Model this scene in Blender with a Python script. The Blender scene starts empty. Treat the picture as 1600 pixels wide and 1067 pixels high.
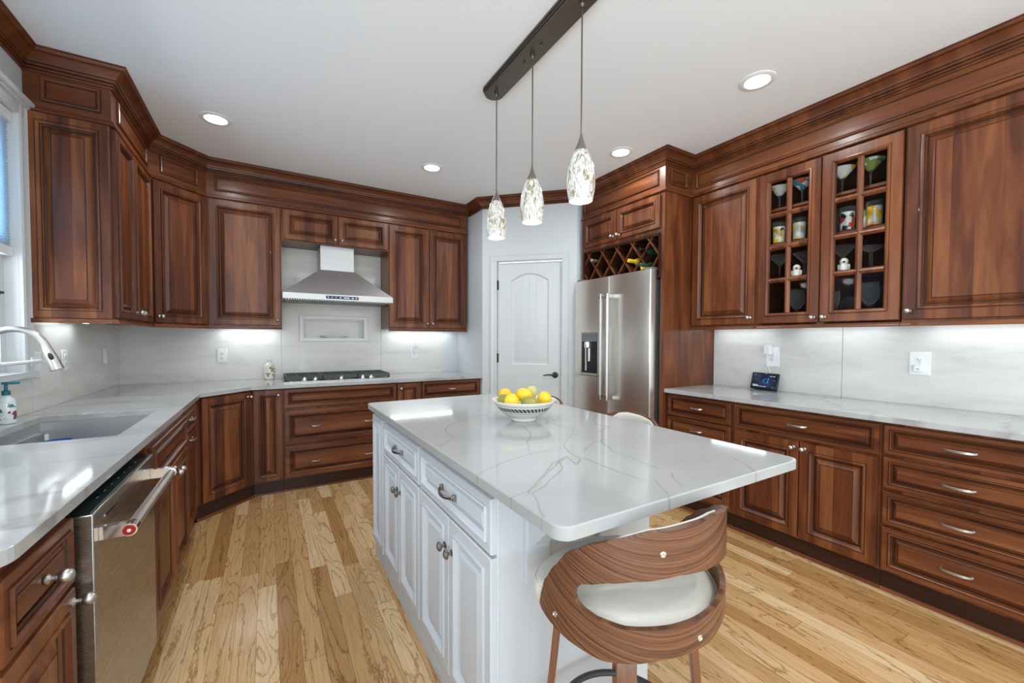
import bpy, bmesh, math, random
import numpy as np
from mathutils import Matrix, Vector
random.seed(7)
C = bpy.context.scene.collection
R = math.radians
PI = math.pi
# ------------------------------------------------------------------ camera
W_R = 4.372          # right wall x
H = 2.758            # ceiling
CT = 0.914           # worktop height
cam_d = bpy.data.cameras.new('camera')
cam = bpy.data.objects.new('camera', cam_d)
C.objects.link(cam)
_y, _p, _r = R(30.877), R(-1.5116), R(0.1813)
_fw = Vector((math.sin(_y), math.cos(_y), 0)); _rt = Vector((math.cos(_y), -math.sin(_y), 0)); _up = Vector((0, 0, 1))
_F = _fw * math.cos(_p) + _up * math.sin(_p)
_U = -_fw * math.sin(_p) + _up * math.cos(_p)
_R = _rt * math.cos(_r) + _U * math.sin(_r)
_U = -_rt * math.sin(_r) + _U * math.cos(_r)
cam.matrix_world = Matrix(((_R.x, _U.x, -_F.x, 1.0531), (_R.y, _U.y, -_F.y, -4.509), (_R.z, _U.z, -_F.z, 1.2997), (0, 0, 0, 1)))
cam_d.sensor_width = 36
cam_d.lens = 637.78 * 36 / 1600
cam_d.shift_y = 12.79 / 1600
cam_d.clip_start = 0.02
bpy.context.scene.camera = cam
# ------------------------------------------------------------------ world, view, large lights
sc = bpy.context.scene
sc.view_settings.view_transform = 'Standard'
sc.view_settings.look = 'None'
sc.view_settings.exposure = 0.20
sc.view_settings.gamma = 1
wd = bpy.data.worlds.new('world'); sc.world = wd; wd.use_nodes = True
wd.node_tree.nodes['Background'].inputs[0].default_value = (0.86, 0.94, 1.0, 1)
wd.node_tree.nodes['Background'].inputs[1].default_value = 1.6


def area(name, loc, sx, sy, power, col=(1, 1, 1), rot=(0, 0, 0), spread=180):
    l = bpy.data.lights.new(name, 'AREA'); l.shape = 'RECTANGLE'; l.size = sx; l.size_y = sy
    l.energy = power; l.color = col; l.spread = R(spread)
    o = bpy.data.objects.new(name, l); C.objects.link(o); o.location = loc; o.rotation_euler = rot
    return o


# added upward fill behind the camera; further down, daylight through the sink window
area('rear_fill', (2.18, -8.25, 1.30), 4.2, 1.8, 40, (0.86, 0.94, 1.0), (R(140), 0, 0))
# added fill aimed up at the ceiling, in an opening made for it
area('side_fill', (-0.30, -6.55, 1.05), 1.8, 3.2, 138, (0.82, 0.93, 1.0), (0, R(-140), 0))
area('window_daylight', (-0.16, -2.1, 1.75), 1.0, 1.2, 18, (0.8, 0.9, 1.0), (0, R(-90), 0))
CANS = [(0.771, -1.128), (2.269, -1.137), (3.43, -2.177), (3.435, -3.208)]
CANS_OUT = [(0.80, -2.9), (0.85, -4.6), (3.44, -4.5), (2.2, -5.2)]
for i, (x, y) in enumerate(CANS + CANS_OUT):
    l = bpy.data.lights.new('can_lamp', 'AREA'); l.shape = 'DISK'; l.size = 0.11; l.energy = 6.0; l.color = (0.95, 0.98, 1.0); l.spread = R(165)
    o = bpy.data.objects.new('can_lamp', l); C.objects.link(o); o.location = (x, y, H - 0.012)


# ------------------------------------------------------------------ mesh builder
class MB:
    def __init__(s): s.v = []; s.f = []; s.m = []
    def add(s, vs, fs, mi=0):
        k = len(s.v); s.v += [tuple(v) for v in vs]
        for f in fs: s.f.append([i + k for i in f]); s.m.append(mi)
        return s
    def box(s, x0, x1, y0, y1, z0, z1, mi=0):
        return s.add([(x, y, z) for z in (z0, z1) for y in (y0, y1) for x in (x0, x1)],
                     [(0, 2, 3, 1), (4, 5, 7, 6), (0, 1, 5, 4), (2, 6, 7, 3), (0, 4, 6, 2), (1, 3, 7, 5)], mi)
    def lathe(s, prof, c=(0, 0, 0), n=24, ax='z', mi=0, cap=True, sx=1, sy=1):
        vs = []; fs = []
        for r, h in prof:
            for i in range(n):
                a = 2 * PI * i / n; p, q = r * math.cos(a) * sx, r * math.sin(a) * sy
                if ax == 'z': v = (p, q, h)
                elif ax == 'y': v = (p, -h, q)      # h grows towards -y
                else: v = (h, p, q)
                vs.append((v[0] + c[0], v[1] + c[1], v[2] + c[2]))
        m = len(prof)
        for j in range(m - 1):
            for i in range(n):
                fs.append((j * n + i, j * n + (i + 1) % n, (j + 1) * n + (i + 1) % n, (j + 1) * n + i))
        if cap:
            fs.append(tuple(range(n))[::-1]); fs.append(tuple((m - 1) * n + i for i in range(n)))
        return s.add(vs, fs, mi)
    def tube(s, path, r, n=10, mi=0, cap=True, flat=None):
        P = [Vector(p) for p in path]; vs = []; fs = []; m = len(P)
        rr = r if isinstance(r, (list, tuple)) else [r] * m
        t0 = (P[1] - P[0]).normalized()
        u = t0.cross(Vector((0, 0, 1)))
        if u.length < 1e-3: u = t0.cross(Vector((0, 1, 0)))
        u.normalize()
        for i in range(m):
            t = (P[min(i + 1, m - 1)] - P[max(i - 1, 0)]).normalized()
            u = (u - t * u.dot(t)).normalized(); w = t.cross(u)
            for k in range(n):
                a = 2 * PI * k / n
                if flat:
                    a += PI / n
                    vs.append(P[i] + u * (math.cos(a) * flat[0] * 1.414) + w * (math.sin(a) * flat[1] * 1.414))
                else:
                    vs.append(P[i] + (u * math.cos(a) + w * math.sin(a)) * rr[i])
        for j in range(m - 1):
            for k in range(n):
                fs.append((j * n + k, j * n + (k + 1) % n, (j + 1) * n + (k + 1) % n, (j + 1) * n + k))
        if cap: fs.append(tuple(range(n))[::-1]); fs.append(tuple((m - 1) * n + k for k in range(n)))
        return s.add(vs, fs, mi)
    def prism(s, poly, d0, d1, plane='xy', mi=0):
        n = len(poly)
        def P(a, b, d): return (a, b, d) if plane == 'xy' else ((a, d, b) if plane == 'xz' else (d, a, b))
        vs = [P(a, b, d0) for a, b in poly] + [P(a, b, d1) for a, b in poly]
        fs = [tuple(range(n))[::-1], tuple(range(n, 2 * n))] + [(i, (i + 1) % n, n + (i + 1) % n, n + i) for i in range(n)]
        return s.add(vs, fs, mi)
    def panel(s, w, h, rings, hole=False, x0=0, z0=0, sx=1.0):
        """nested rectangles: (inset, height towards -y, material)"""
        vs = []
        for ins, out, _ in rings:
            vs += [(x0 + ins * sx, -out, z0 + ins), (x0 + w - ins * sx, -out, z0 + ins), (x0 + w - ins * sx, -out, z0 + h - ins), (x0 + ins * sx, -out, z0 + h - ins)]
        k = len(s.v); s.v += vs
        for j in range(len(rings) - 1):
            for i in range(4):
                a, b = k + j * 4 + i, k + j * 4 + (i + 1) % 4
                s.f.append([a, b, b + 4, a + 4]); s.m.append(rings[j + 1][2])
        L = k + (len(rings) - 1) * 4
        if not hole:
            s.f.append([L, L + 1, L + 2, L + 3]); s.m.append(0)
            s.f.append([k + 3, k + 2, k + 1, k]); s.m.append(0)
        else:
            for i in range(4):
                a, b = k + i, k + (i + 1) % 4
                s.f.append([L + i, L + (i + 1) % 4, b, a]); s.m.append(0)
        return s
    def sphere(s, c, r, n=16, mi=0, sc=(1, 1, 1)):
        m = n // 2
        prof = [(max(1e-4, math.sin(PI * j / m)), -math.cos(PI * j / m)) for j in range(m + 1)]
        vs = []; fs = []
        for a, h in prof:
            for i in range(n):
                t = 2 * PI * i / n
                vs.append((c[0] + r * sc[0] * a * math.cos(t), c[1] + r * sc[1] * a * math.sin(t), c[2] + r * sc[2] * h))
        for j in range(m):
            for i in range(n): fs.append((j * n + i, j * n + (i + 1) % n, (j + 1) * n + (i + 1) % n, (j + 1) * n + i))
        return s.add(vs, fs, mi)
    def sweep(s, path, prof, mi=0, closed_prof=True):
        """path: 2-D points, offset to the right of travel by p; prof: (p, z)"""
        n = len(path); m = len(prof); vs = []; fs = []; ms = []
        for i in range(n):
            p = Vector(path[i])
            d0 = (Vector(path[i]) - Vector(path[i - 1])).normalized() if i > 0 else None
            d1 = (Vector(path[i + 1]) - Vector(path[i])).normalized() if i < n - 1 else None
            d0 = d0 or d1; d1 = d1 or d0
            n0 = Vector((d0.y, -d0.x)); n1 = Vector((d1.y, -d1.x))
            nn = (n0 + n1); nn = nn / max(0.3, (nn.length_squared / 2))
            for q in prof: vs.append((p.x + nn.x * q[0], p.y + nn.y * q[0], q[1]))
        for i in range(n - 1):
            for j in range(m if closed_prof else m - 1):
                a = i * m + j; b = i * m + (j + 1) % m
                fs.append((a, b, b + m, a + m)); ms.append(prof[(j + 1) % m][2] if len(prof[0]) > 2 else mi)
        if closed_prof:
            fs.append(tuple(range(m))); fs.append(tuple((n - 1) * m + j for j in range(m))[::-1]); ms += [mi, mi]
        s.add(vs, fs, mi); s.m[-len(ms):] = ms
        return s


def obj(name, mb, mats, parent=None, loc=(0, 0, 0), rz=0.0, bev=0, ang=32, rot=None):
    me = bpy.data.meshes.new(name)
    me.from_pydata(mb.v, [], mb.f)
    for m in (mats if isinstance(mats, (list, tuple)) else [mats]): me.materials.append(m)
    me.polygons.foreach_set('material_index', mb.m)
    bm = bmesh.new(); bm.from_mesh(me); bmesh.ops.recalc_face_normals(bm, faces=bm.faces); bm.to_mesh(me); bm.free()
    me.polygons.foreach_set('use_smooth', [True] * len(me.polygons))
    me.set_sharp_from_angle(angle=R(ang))
    o = bpy.data.objects.new(name, me); C.objects.link(o)
    o.location = loc; o.rotation_euler = rot or (0, 0, rz)
    if parent: o.parent = parent
    if bev:
        b = o.modifiers.new('edge', 'BEVEL'); b.width = bev; b.segments = 2; b.limit_method = 'ANGLE'; b.angle_limit = R(40)
    return o


def tag(o, label, cat, group=None, kind=None):
    o['label'] = label; o['category'] = cat
    if group: o['group'] = group
    if kind: o['kind'] = kind
    return o


def thing(name, label, cat, loc=(0, 0, 0), rz=0.0, group=None):
    o = bpy.data.objects.new(name, None); C.objects.link(o); o.empty_display_size = 0.05
    o.location = loc; o.rotation_euler = (0, 0, rz)
    return tag(o, label, cat, group)


def struct(name, mb, m, label, cat, **k):
    return tag(obj(name, mb, m, **k), label, cat, kind='structure')


def copy_tree(o, parent=None):
    c = o.copy(); C.objects.link(c)
    if parent: c.parent = parent
    for ch in list(o.children): copy_tree(ch, c)
    return c


# ------------------------------------------------------------------ materials
def nt(name):
    m = bpy.data.materials.new(name); m.use_nodes = True
    return m, m.node_tree.nodes, m.node_tree.links, m.node_tree.nodes['Principled BSDF']


def flat(name, col, rough=0.5, metal=0.0, coat=0.0, emit=None, es=0.0, trans=0.0, ior=1.45, spec=0.5):
    m, N, L, B = nt(name)
    B.inputs['Base Color'].default_value = (*col, 1); B.inputs['Roughness'].default_value = rough
    B.inputs['Metallic'].default_value = metal; B.inputs['Coat Weight'].default_value = coat
    B.inputs['Specular IOR Level'].default_value = spec
    B.inputs['Transmission Weight'].default_value = trans; B.inputs['IOR'].default_value = ior
    if emit: B.inputs['Emission Color'].default_value = (*emit, 1); B.inputs['Emission Strength'].default_value = es
    return m


def node(N, t, **kw):
    n = N.new(t)
    for k, v in kw.items(): setattr(n, k, v)
    return n


def ramp(N, stops):
    r = N.new('ShaderNodeValToRGB'); e = r.color_ramp.elements
    while len(e) < len(stops): e.new(0.5)
    for el, (p, c) in zip(e, stops): el.position = p; el.color = (*c, 1) if len(c) == 3 else c
    return r


def math_n(N, L, op, a, b=None, c=None):
    n = N.new('ShaderNodeMath'); n.operation = op
    for i, v in enumerate((a, b, c)):
        if v is None: continue
        if isinstance(v, (int, float)): n.inputs[i].default_value = v
        else: L.new(v, n.inputs[i])
    return n.outputs[0]


def mixc(N, L, fac, a, b, mode='MIX'):
    n = N.new('ShaderNodeMix'); n.data_type = 'RGBA'; n.blend_type = mode
    for i, v in ((0, fac), (6, a), (7, b)):
        if isinstance(v, (int, float)): n.inputs[i].default_value = v
        elif isinstance(v, tuple): n.inputs[i].default_value = (*v, 1)
        else: L.new(v, n.inputs[i])
    return n.outputs[2]


def wood(name, dark, mid, light, grain='z', strip=0.085, rough=0.36, var=0.36, rings=False, fine=1.0, coat=0.18, spec=0.32):
    m, N, L, B = nt(name)
    tc = N.new('ShaderNodeTexCoord'); oi = N.new('ShaderNodeObjectInfo'); sp = N.new('ShaderNodeSeparateXYZ')
    L.new(tc.outputs['Object'], sp.inputs[0])
    X, Y, Z = sp.outputs
    along, across = (Z, X) if grain == 'z' else (X, Z)
    st = math_n(N, L, 'FLOOR', math_n(N, L, 'DIVIDE', across, strip))
    wn = N.new('ShaderNodeTexWhiteNoise'); wn.noise_dimensions = '2D'
    cb = N.new('ShaderNodeCombineXYZ'); L.new(st, cb.inputs[0]); L.new(math_n(N, L, 'MULTIPLY', oi.outputs['Random'], 61.7), cb.inputs[1])
    L.new(cb.outputs[0], wn.inputs['Vector'])
    cv = N.new('ShaderNodeCombineXYZ')
    L.new(math_n(N, L, 'MULTIPLY', across, 18 * fine), cv.inputs[0])
    L.new(math_n(N, L, 'ADD', math_n(N, L, 'MULTIPLY', Y, 12), math_n(N, L, 'MULTIPLY', wn.outputs['Value'], 40)), cv.inputs[1])
    L.new(math_n(N, L, 'ADD', math_n(N, L, 'MULTIPLY', along, 1.9), math_n(N, L, 'MULTIPLY', oi.outputs['Random'], 30)), cv.inputs[2])
    no = N.new('ShaderNodeTexNoise'); no.inputs['Scale'].default_value = 1.0; no.inputs['Detail'].default_value = 5; no.inputs['Roughness'].default_value = 0.5; no.inputs['Distortion'].default_value = 0.7
    L.new(cv.outputs[0], no.inputs['Vector'])
    g = no.outputs['Fac']
    if rings:
        sw = math_n(N, L, 'SINE', math_n(N, L, 'MULTIPLY', g, 46))
        g = math_n(N, L, 'ADD', math_n(N, L, 'MULTIPLY', sw, 0.16), g)
    val = math_n(N, L, 'ADD', g, math_n(N, L, 'MULTIPLY', math_n(N, L, 'SUBTRACT', wn.outputs['Value'], 0.5), var))
    rp = ramp(N, [(0.22, dark), (0.5, mid), (0.82, light)]); L.new(val, rp.inputs[0])
    L.new(rp.outputs[0], B.inputs['Base Color'])
    B.inputs['Roughness'].default_value = rough
    B.inputs['Coat Weight'].default_value = coat; B.inputs['Coat Roughness'].default_value = 0.20; B.inputs['Specular IOR Level'].default_value = spec
    return m


CH_D, CH_M, CH_L = (0.066, 0.0160, 0.0052), (0.136, 0.0385, 0.0122), (0.245, 0.086, 0.029)
M_cherry = wood('cherry_upright', CH_D, CH_M, CH_L, 'z')
M_cherryh = wood('cherry_level', CH_D, CH_M, CH_L, 'x', var=0.2)
M_glaze = flat('dark_glaze', (0.022, 0.008, 0.005), 0.4, coat=0.2)
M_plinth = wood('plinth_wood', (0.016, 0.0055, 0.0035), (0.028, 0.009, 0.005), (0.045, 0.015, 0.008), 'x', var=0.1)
M_inside = wood('cabinet_inside', (0.018, 0.007, 0.004), (0.034, 0.013, 0.007), (0.055, 0.022, 0.011), 'z', var=0.1, rough=0.75, coat=0.0, spec=0.08)  # dark inner wood; on the rack slats it stands in for shade
def walnut_shell():
    m, N, L, B = nt('walnut_veneer')
    tc = N.new('ShaderNodeTexCoord'); sp = N.new('ShaderNodeSeparateXYZ'); L.new(tc.outputs['Object'], sp.inputs[0])
    sa = math_n(N, L, 'MULTIPLY', math_n(N, L, 'ARCTAN2', sp.outputs[0], math_n(N, L, 'MULTIPLY', sp.outputs[1], -1.0)), 0.24)
    d = math_n(N, L, 'SUBTRACT', sa, 0.09)
    t = math_n(N, L, 'SUBTRACT', sp.outputs[2], math_n(N, L, 'MULTIPLY', math_n(N, L, 'MULTIPLY', d, d), 1.1))
    cw = N.new('ShaderNodeCombineXYZ'); L.new(math_n(N, L, 'MULTIPLY', sa, 7), cw.inputs[0]); L.new(math_n(N, L, 'MULTIPLY', t, 22), cw.inputs[1])
    nw = N.new('ShaderNodeTexNoise'); nw.inputs['Scale'].default_value = 1; nw.inputs['Detail'].default_value = 2; L.new(cw.outputs[0], nw.inputs['Vector'])
    t2 = math_n(N, L, 'ADD', t, math_n(N, L, 'MULTIPLY', nw.outputs['Fac'], 0.013))
    c1 = N.new('ShaderNodeCombineXYZ'); L.new(math_n(N, L, 'MULTIPLY', t2, 190), c1.inputs[1]); L.new(math_n(N, L, 'MULTIPLY', sa, 1.2), c1.inputs[0])
    n1 = N.new('ShaderNodeTexNoise'); n1.inputs['Scale'].default_value = 1; n1.inputs['Detail'].default_value = 3; L.new(c1.outputs[0], n1.inputs['Vector'])
    c2 = N.new('ShaderNodeCombineXYZ'); L.new(math_n(N, L, 'MULTIPLY', t2, 900), c2.inputs[1]); L.new(math_n(N, L, 'MULTIPLY', sa, 25), c2.inputs[0])
    n2 = N.new('ShaderNodeTexNoise'); n2.inputs['Scale'].default_value = 1; n2.inputs['Detail'].default_value = 2; L.new(c2.outputs[0], n2.inputs['Vector'])
    v = math_n(N, L, 'ADD', math_n(N, L, 'MULTIPLY', n1.outputs['Fac'], 0.8), math_n(N, L, 'MULTIPLY', n2.outputs['Fac'], 0.2))
    rp = ramp(N, [(0.36, (0.040, 0.015, 0.008)), (0.46, (0.115, 0.046, 0.022)), (0.60, (0.200, 0.088, 0.043))]); L.new(v, rp.inputs[0]); L.new(rp.outputs[0], B.inputs['Base Color'])
    B.inputs['Roughness'].default_value = 0.38; B.inputs['Coat Weight'].default_value = 0.15; B.inputs['Coat Roughness'].default_value = 0.25
    return m


M_walnut = walnut_shell()
M_walnutleg = wood('walnut_leg', (0.08, 0.03, 0.015), (0.19, 0.08, 0.04), (0.30, 0.14, 0.075), 'z', strip=5, var=0.0, rough=0.4)
M_wall = flat('wall_paint', (0.61, 0.64, 0.655), 0.7)
M_ceil = flat('ceiling_paint', (0.905, 0.945, 0.985), 0.8)
M_trim = flat('trim_paint', (0.62, 0.645, 0.655), 0.4)
M_white = flat('island_paint', (0.60, 0.64, 0.68), 0.38)
M_nickel = flat('satin_nickel', (0.52, 0.505, 0.48), 0.34, 1.0)
M_pewter = flat('aged_pewter', (0.30, 0.29, 0.28), 0.3, 1.0)
M_chrome = flat('chrome', (0.85, 0.85, 0.86), 0.1, 1.0)
M_bronze = flat('dark_bronze', (0.05, 0.042, 0.04), 0.4, 0.6)
M_canopy = flat('brushed_bronze', (0.15, 0.125, 0.105), 0.38, 0.8)
M_iron = flat('cast_iron', (0.040, 0.046, 0.046), 0.5)
M_black = flat('black_plastic', (0.01, 0.011, 0.013), 0.3)
M_plate = flat('white_plastic', (0.86, 0.87, 0.87), 0.35)
M_slot = flat('slot_dark', (0.05, 0.05, 0.05), 0.6)
M_cream = flat('cream_leather', (0.68, 0.655, 0.585), 0.45)
M_teal = flat('teal_plastic', (0.01, 0.13, 0.17), 0.35)
M_blue = flat('blue_plastic', (0.01, 0.09, 0.42), 0.4)
M_ceramic = flat('white_ceramic', (0.83, 0.80, 0.73), 0.22, coat=0.4)
M_red = flat('red_enamel', (0.30, 0.008, 0.012), 0.25)
M_lens = flat('lamp_lens', (1, 1, 1), 0.5, emit=(1.0, 0.97, 0.92), es=6.0)
M_led = flat('led_lens', (1, 1, 1), 0.5, emit=(0.85, 0.94, 1.0), es=9.0)


def steel(name, col, rough, axis):
    m, N, L, B = nt(name)
    B.inputs['Metallic'].default_value = 1; B.inputs['Base Color'].default_value = (*col, 1)
    tc = N.new('ShaderNodeTexCoord'); mp = N.new('ShaderNodeMapping'); L.new(tc.outputs['Object'], mp.inputs[0])
    mp.inputs['Scale'].default_value = {'z': (500, 500, 3), 'x': (3, 3, 500), 'y': (3, 3, 500)}[axis]
    no = N.new('ShaderNodeTexNoise'); no.inputs['Scale'].default_value = 1; no.inputs['Detail'].default_value = 3; L.new(mp.outputs[0], no.inputs['Vector'])
    r = N.new('ShaderNodeMapRange'); L.new(no.outputs['Fac'], r.inputs[0]); r.inputs[3].default_value = rough - 0.015; r.inputs[4].default_value = rough + 0.02
    L.new(r.outputs[0], B.inputs['Roughness'])
    B.inputs['Anisotropic'].default_value = 0.3
    return m


M_steel = steel('brushed_steel', (0.86, 0.835, 0.775), 0.30, 'x')
M_steeld = steel('dark_brushed_steel', (0.46, 0.45, 0.43), 0.27, 'x')
M_hood = steel('hood_steel', (0.52, 0.52, 0.515), 0.44, 'x')
M_sink = steel('sink_steel', (0.62, 0.62, 0.61), 0.42, 'y')


def quartz(name, use_attr=False):
    m, N, L, B = nt(name)
    tc = N.new('ShaderNodeTexCoord')
    n1 = N.new('ShaderNodeTexNoise'); n1.inputs['Scale'].default_value = 2.2; n1.inputs['Detail'].default_value = 5; L.new(tc.outputs['Object'], n1.inputs['Vector'])
    base = ramp(N, [(0.3, (0.385, 0.392, 0.390)), (0.7, (0.46, 0.466, 0.464))]); L.new(n1.outputs['Fac'], base.inputs[0])
    if use_attr:
        at = N.new('ShaderNodeAttribute'); at.attribute_name = 'vein'
        n2 = N.new('ShaderNodeTexNoise'); n2.inputs['Scale'].default_value = 35; n2.inputs['Detail'].default_value = 3; L.new(tc.outputs['Object'], n2.inputs['Vector'])
        f = math_n(N, L, 'MULTIPLY', at.outputs['Fac'], math_n(N, L, 'MULTIPLY_ADD', n2.outputs['Fac'], 1.3, 0.15))
        col = mixc(N, L, f, base.outputs[0], (0.24, 0.22, 0.195))
    else:
        mp = N.new('ShaderNodeMapping'); mp.inputs['Scale'].default_value = (0.75, 1.5, 1); mp.inputs['Rotation'].default_value = (0, 0, 0.25); L.new(tc.outputs['Object'], mp.inputs[0])
        nd = N.new('ShaderNodeTexNoise'); nd.inputs['Scale'].default_value = 2.5; nd.inputs['Detail'].default_value = 6; L.new(mp.outputs[0], nd.inputs['Vector'])
        va = N.new('ShaderNodeVectorMath'); va.operation = 'MULTIPLY_ADD'; L.new(nd.outputs['Color'], va.inputs[0]); va.inputs[1].default_value = (0.7, 0.7, 0.7); L.new(mp.outputs[0], va.inputs[2])
        vo = N.new('ShaderNodeTexVoronoi'); vo.feature = 'DISTANCE_TO_EDGE'; vo.inputs['Scale'].default_value = 2.0; L.new(va.outputs[0], vo.inputs['Vector'])
        rp = ramp(N, [(0.0, (1, 1, 1)), (0.02, (0.7, 0.7, 0.7)), (0.09, (0, 0, 0))]); L.new(vo.outputs['Distance'], rp.inputs[0])
        n3 = N.new('ShaderNodeTexNoise'); n3.inputs['Scale'].default_value = 1.7; L.new(tc.outputs['Object'], n3.inputs['Vector'])
        f = math_n(N, L, 'MULTIPLY', rp.outputs[0], math_n(N, L, 'MULTIPLY', math_n(N, L, 'SUBTRACT', n3.outputs['Fac'], 0.30), 2.2))
        f = math_n(N, L, 'MAXIMUM', f, 0.0)
        col = mixc(N, L, f, base.outputs[0], (0.27, 0.255, 0.24))
    L.new(col, B.inputs['Base Color']); B.inputs['Roughness'].default_value = 0.075; B.inputs['Specular IOR Level'].default_value = 0.5
    return m


M_quartz = quartz('white_quartz')
M_quartzi = quartz('veined_quartz', True)


def porcelain():
    m, N, L, B = nt('porcelain_slab')
    tc = N.new('ShaderNodeTexCoord'); mp = N.new('ShaderNodeMapping'); L.new(tc.outputs['Object'], mp.inputs[0])
    mp.inputs['Scale'].default_value = (1.2, 1.2, 6.0); mp.inputs['Rotation'].default_value = (R(5), R(6), 0)
    no = N.new('ShaderNodeTexNoise'); no.inputs['Scale'].default_value = 1.6; no.inputs['Detail'].default_value = 9; no.inputs['Roughness'].default_value = 0.65; no.inputs['Distortion'].default_value = 0.5; L.new(mp.outputs[0], no.inputs['Vector'])
    rp = ramp(N, [(0.25, (0.56, 0.545, 0.50)), (0.5, (0.69, 0.675, 0.635)), (0.75, (0.76, 0.75, 0.72))]); L.new(no.outputs['Fac'], rp.inputs[0])
    L.new(rp.outputs[0], B.inputs['Base Color']); B.inputs['Roughness'].default_value = 0.22
    return m


M_tile = porcelain()


def oak_floor():
    m, N, L, B = nt('oak_floor')
    tc = N.new('ShaderNodeTexCoord'); sp = N.new('ShaderNodeSeparateXYZ'); L.new(tc.outputs['Object'], sp.inputs[0])
    X, Y, Z = sp.outputs
    bw, bl = 0.083, 1.15
    bx = math_n(N, L, 'DIVIDE', X, bw); row = math_n(N, L, 'FLOOR', bx); fx = math_n(N, L, 'FRACT', bx)
    w1 = N.new('ShaderNodeTexWhiteNoise'); w1.noise_dimensions = '1D'; L.new(row, w1.inputs['W'])
    by = math_n(N, L, 'ADD', math_n(N, L, 'DIVIDE', Y, bl), math_n(N, L, 'MULTIPLY', w1.outputs['Value'], 7.0))
    seg = math_n(N, L, 'FLOOR', by); fy = math_n(N, L, 'FRACT', by)
    cb = N.new('ShaderNodeCombineXYZ'); L.new(row, cb.inputs[0]); L.new(seg, cb.inputs[1])
    w2 = N.new('ShaderNodeTexWhiteNoise'); w2.noise_dimensions = '2D'; L.new(cb.outputs[0], w2.inputs['Vector'])
    rnd = w2.outputs['Value']
    # cathedral figure
    cv = N.new('ShaderNodeCombineXYZ')
    L.new(math_n(N, L, 'ADD', math_n(N, L, 'MULTIPLY', X, 9.0), math_n(N, L, 'MULTIPLY', rnd, 50)), cv.inputs[0])
    L.new(math_n(N, L, 'ADD', math_n(N, L, 'MULTIPLY', Y, 1.25), math_n(N, L, 'MULTIPLY', rnd, 91)), cv.inputs[1])
    n1 = N.new('ShaderNodeTexNoise'); n1.inputs['Scale'].default_value = 1.0; n1.inputs['Detail'].default_value = 1.5; n1.inputs['Roughness'].default_value = 0.40; n1.inputs['Distortion'].default_value = 0.5; L.new(cv.outputs[0], n1.inputs['Vector'])
    cj = N.new('ShaderNodeCombineXYZ'); L.new(math_n(N, L, 'MULTIPLY', X, 120), cj.inputs[0]); L.new(math_n(N, L, 'MULTIPLY', Y, 30), cj.inputs[1])
    nj = N.new('ShaderNodeTexNoise'); nj.inputs['Scale'].default_value = 1.0; nj.inputs['Detail'].default_value = 2; L.new(cj.outputs[0], nj.inputs['Vector'])
    w3 = N.new('ShaderNodeTexWhiteNoise'); w3.noise_dimensions = '2D'; cb3 = N.new('ShaderNodeCombineXYZ'); L.new(seg, cb3.inputs[0]); L.new(row, cb3.inputs[1]); L.new(cb3.outputs[0], w3.inputs['Vector'])
    dens = math_n(N, L, 'MULTIPLY_ADD', w3.outputs['Value'], 15.0, 6.0)
    fr = math_n(N, L, 'FRACT', math_n(N, L, 'ADD', math_n(N, L, 'MULTIPLY', n1.outputs['Fac'], dens), math_n(N, L, 'MULTIPLY', nj.outputs['Fac'], 0.55)))
    ring = ramp(N, [(0.0, (0.15, 0.15, 0.15)), (0.10, (0.92, 0.92, 0.92)), (0.86, (1, 1, 1)), (1.0, (0.10, 0.10, 0.10))]); L.new(fr, ring.inputs[0])
    # pores
    c2 = N.new('ShaderNodeCombineXYZ'); L.new(math_n(N, L, 'MULTIPLY', X, 330), c2.inputs[0]); L.new(math_n(N, L, 'MULTIPLY', Y, 7), c2.inputs[1]); L.new(rnd, c2.inputs[2])
    n2 = N.new('ShaderNodeTexNoise'); n2.inputs['Scale'].default_value = 1; n2.inputs['Detail'].default_value = 3; L.new(c2.outputs[0], n2.inputs['Vector'])
    col = ramp(N, [(0.0, (0.43, 0.225, 0.080)), (0.35, (0.58, 0.345, 0.145)), (0.7, (0.68, 0.435, 0.21)), (1.0, (0.80, 0.58, 0.34))]); L.new(rnd, col.inputs[0])
    dk = mixc(N, L, 1.0, col.outputs[0], (0.48, 0.37, 0.26), 'MULTIPLY')
    c = mixc(N, L, ring.outputs[0], dk, col.outputs[0])
    pr = ramp(N, [(0.35, (0.70, 0.66, 0.60)), (0.55, (1, 1, 1))]); L.new(n2.outputs['Fac'], pr.inputs[0])
    c = mixc(N, L, 0.75, c, pr.outputs[0], 'MULTIPLY')
    # seams
    ex = math_n(N, L, 'MINIMUM', fx, math_n(N, L, 'SUBTRACT', 1.0, fx)); ey = math_n(N, L, 'MINIMUM', fy, math_n(N, L, 'SUBTRACT', 1.0, fy))
    sx = math_n(N, L, 'LESS_THAN', ex, 0.011); sy = math_n(N, L, 'LESS_THAN', ey, 0.0009)
    c = mixc(N, L, math_n(N, L, 'MULTIPLY', math_n(N, L, 'MAXIMUM', sx, sy), 0.7), c, (0.10, 0.045, 0.015))
    L.new(c, B.inputs['Base Color'])
    B.inputs['Roughness'].default_value = 0.27; B.inputs['Coat Weight'].default_value = 0.3; B.inputs['Coat Roughness'].default_value = 0.15
    return m


M_floor = oak_floor()


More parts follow.
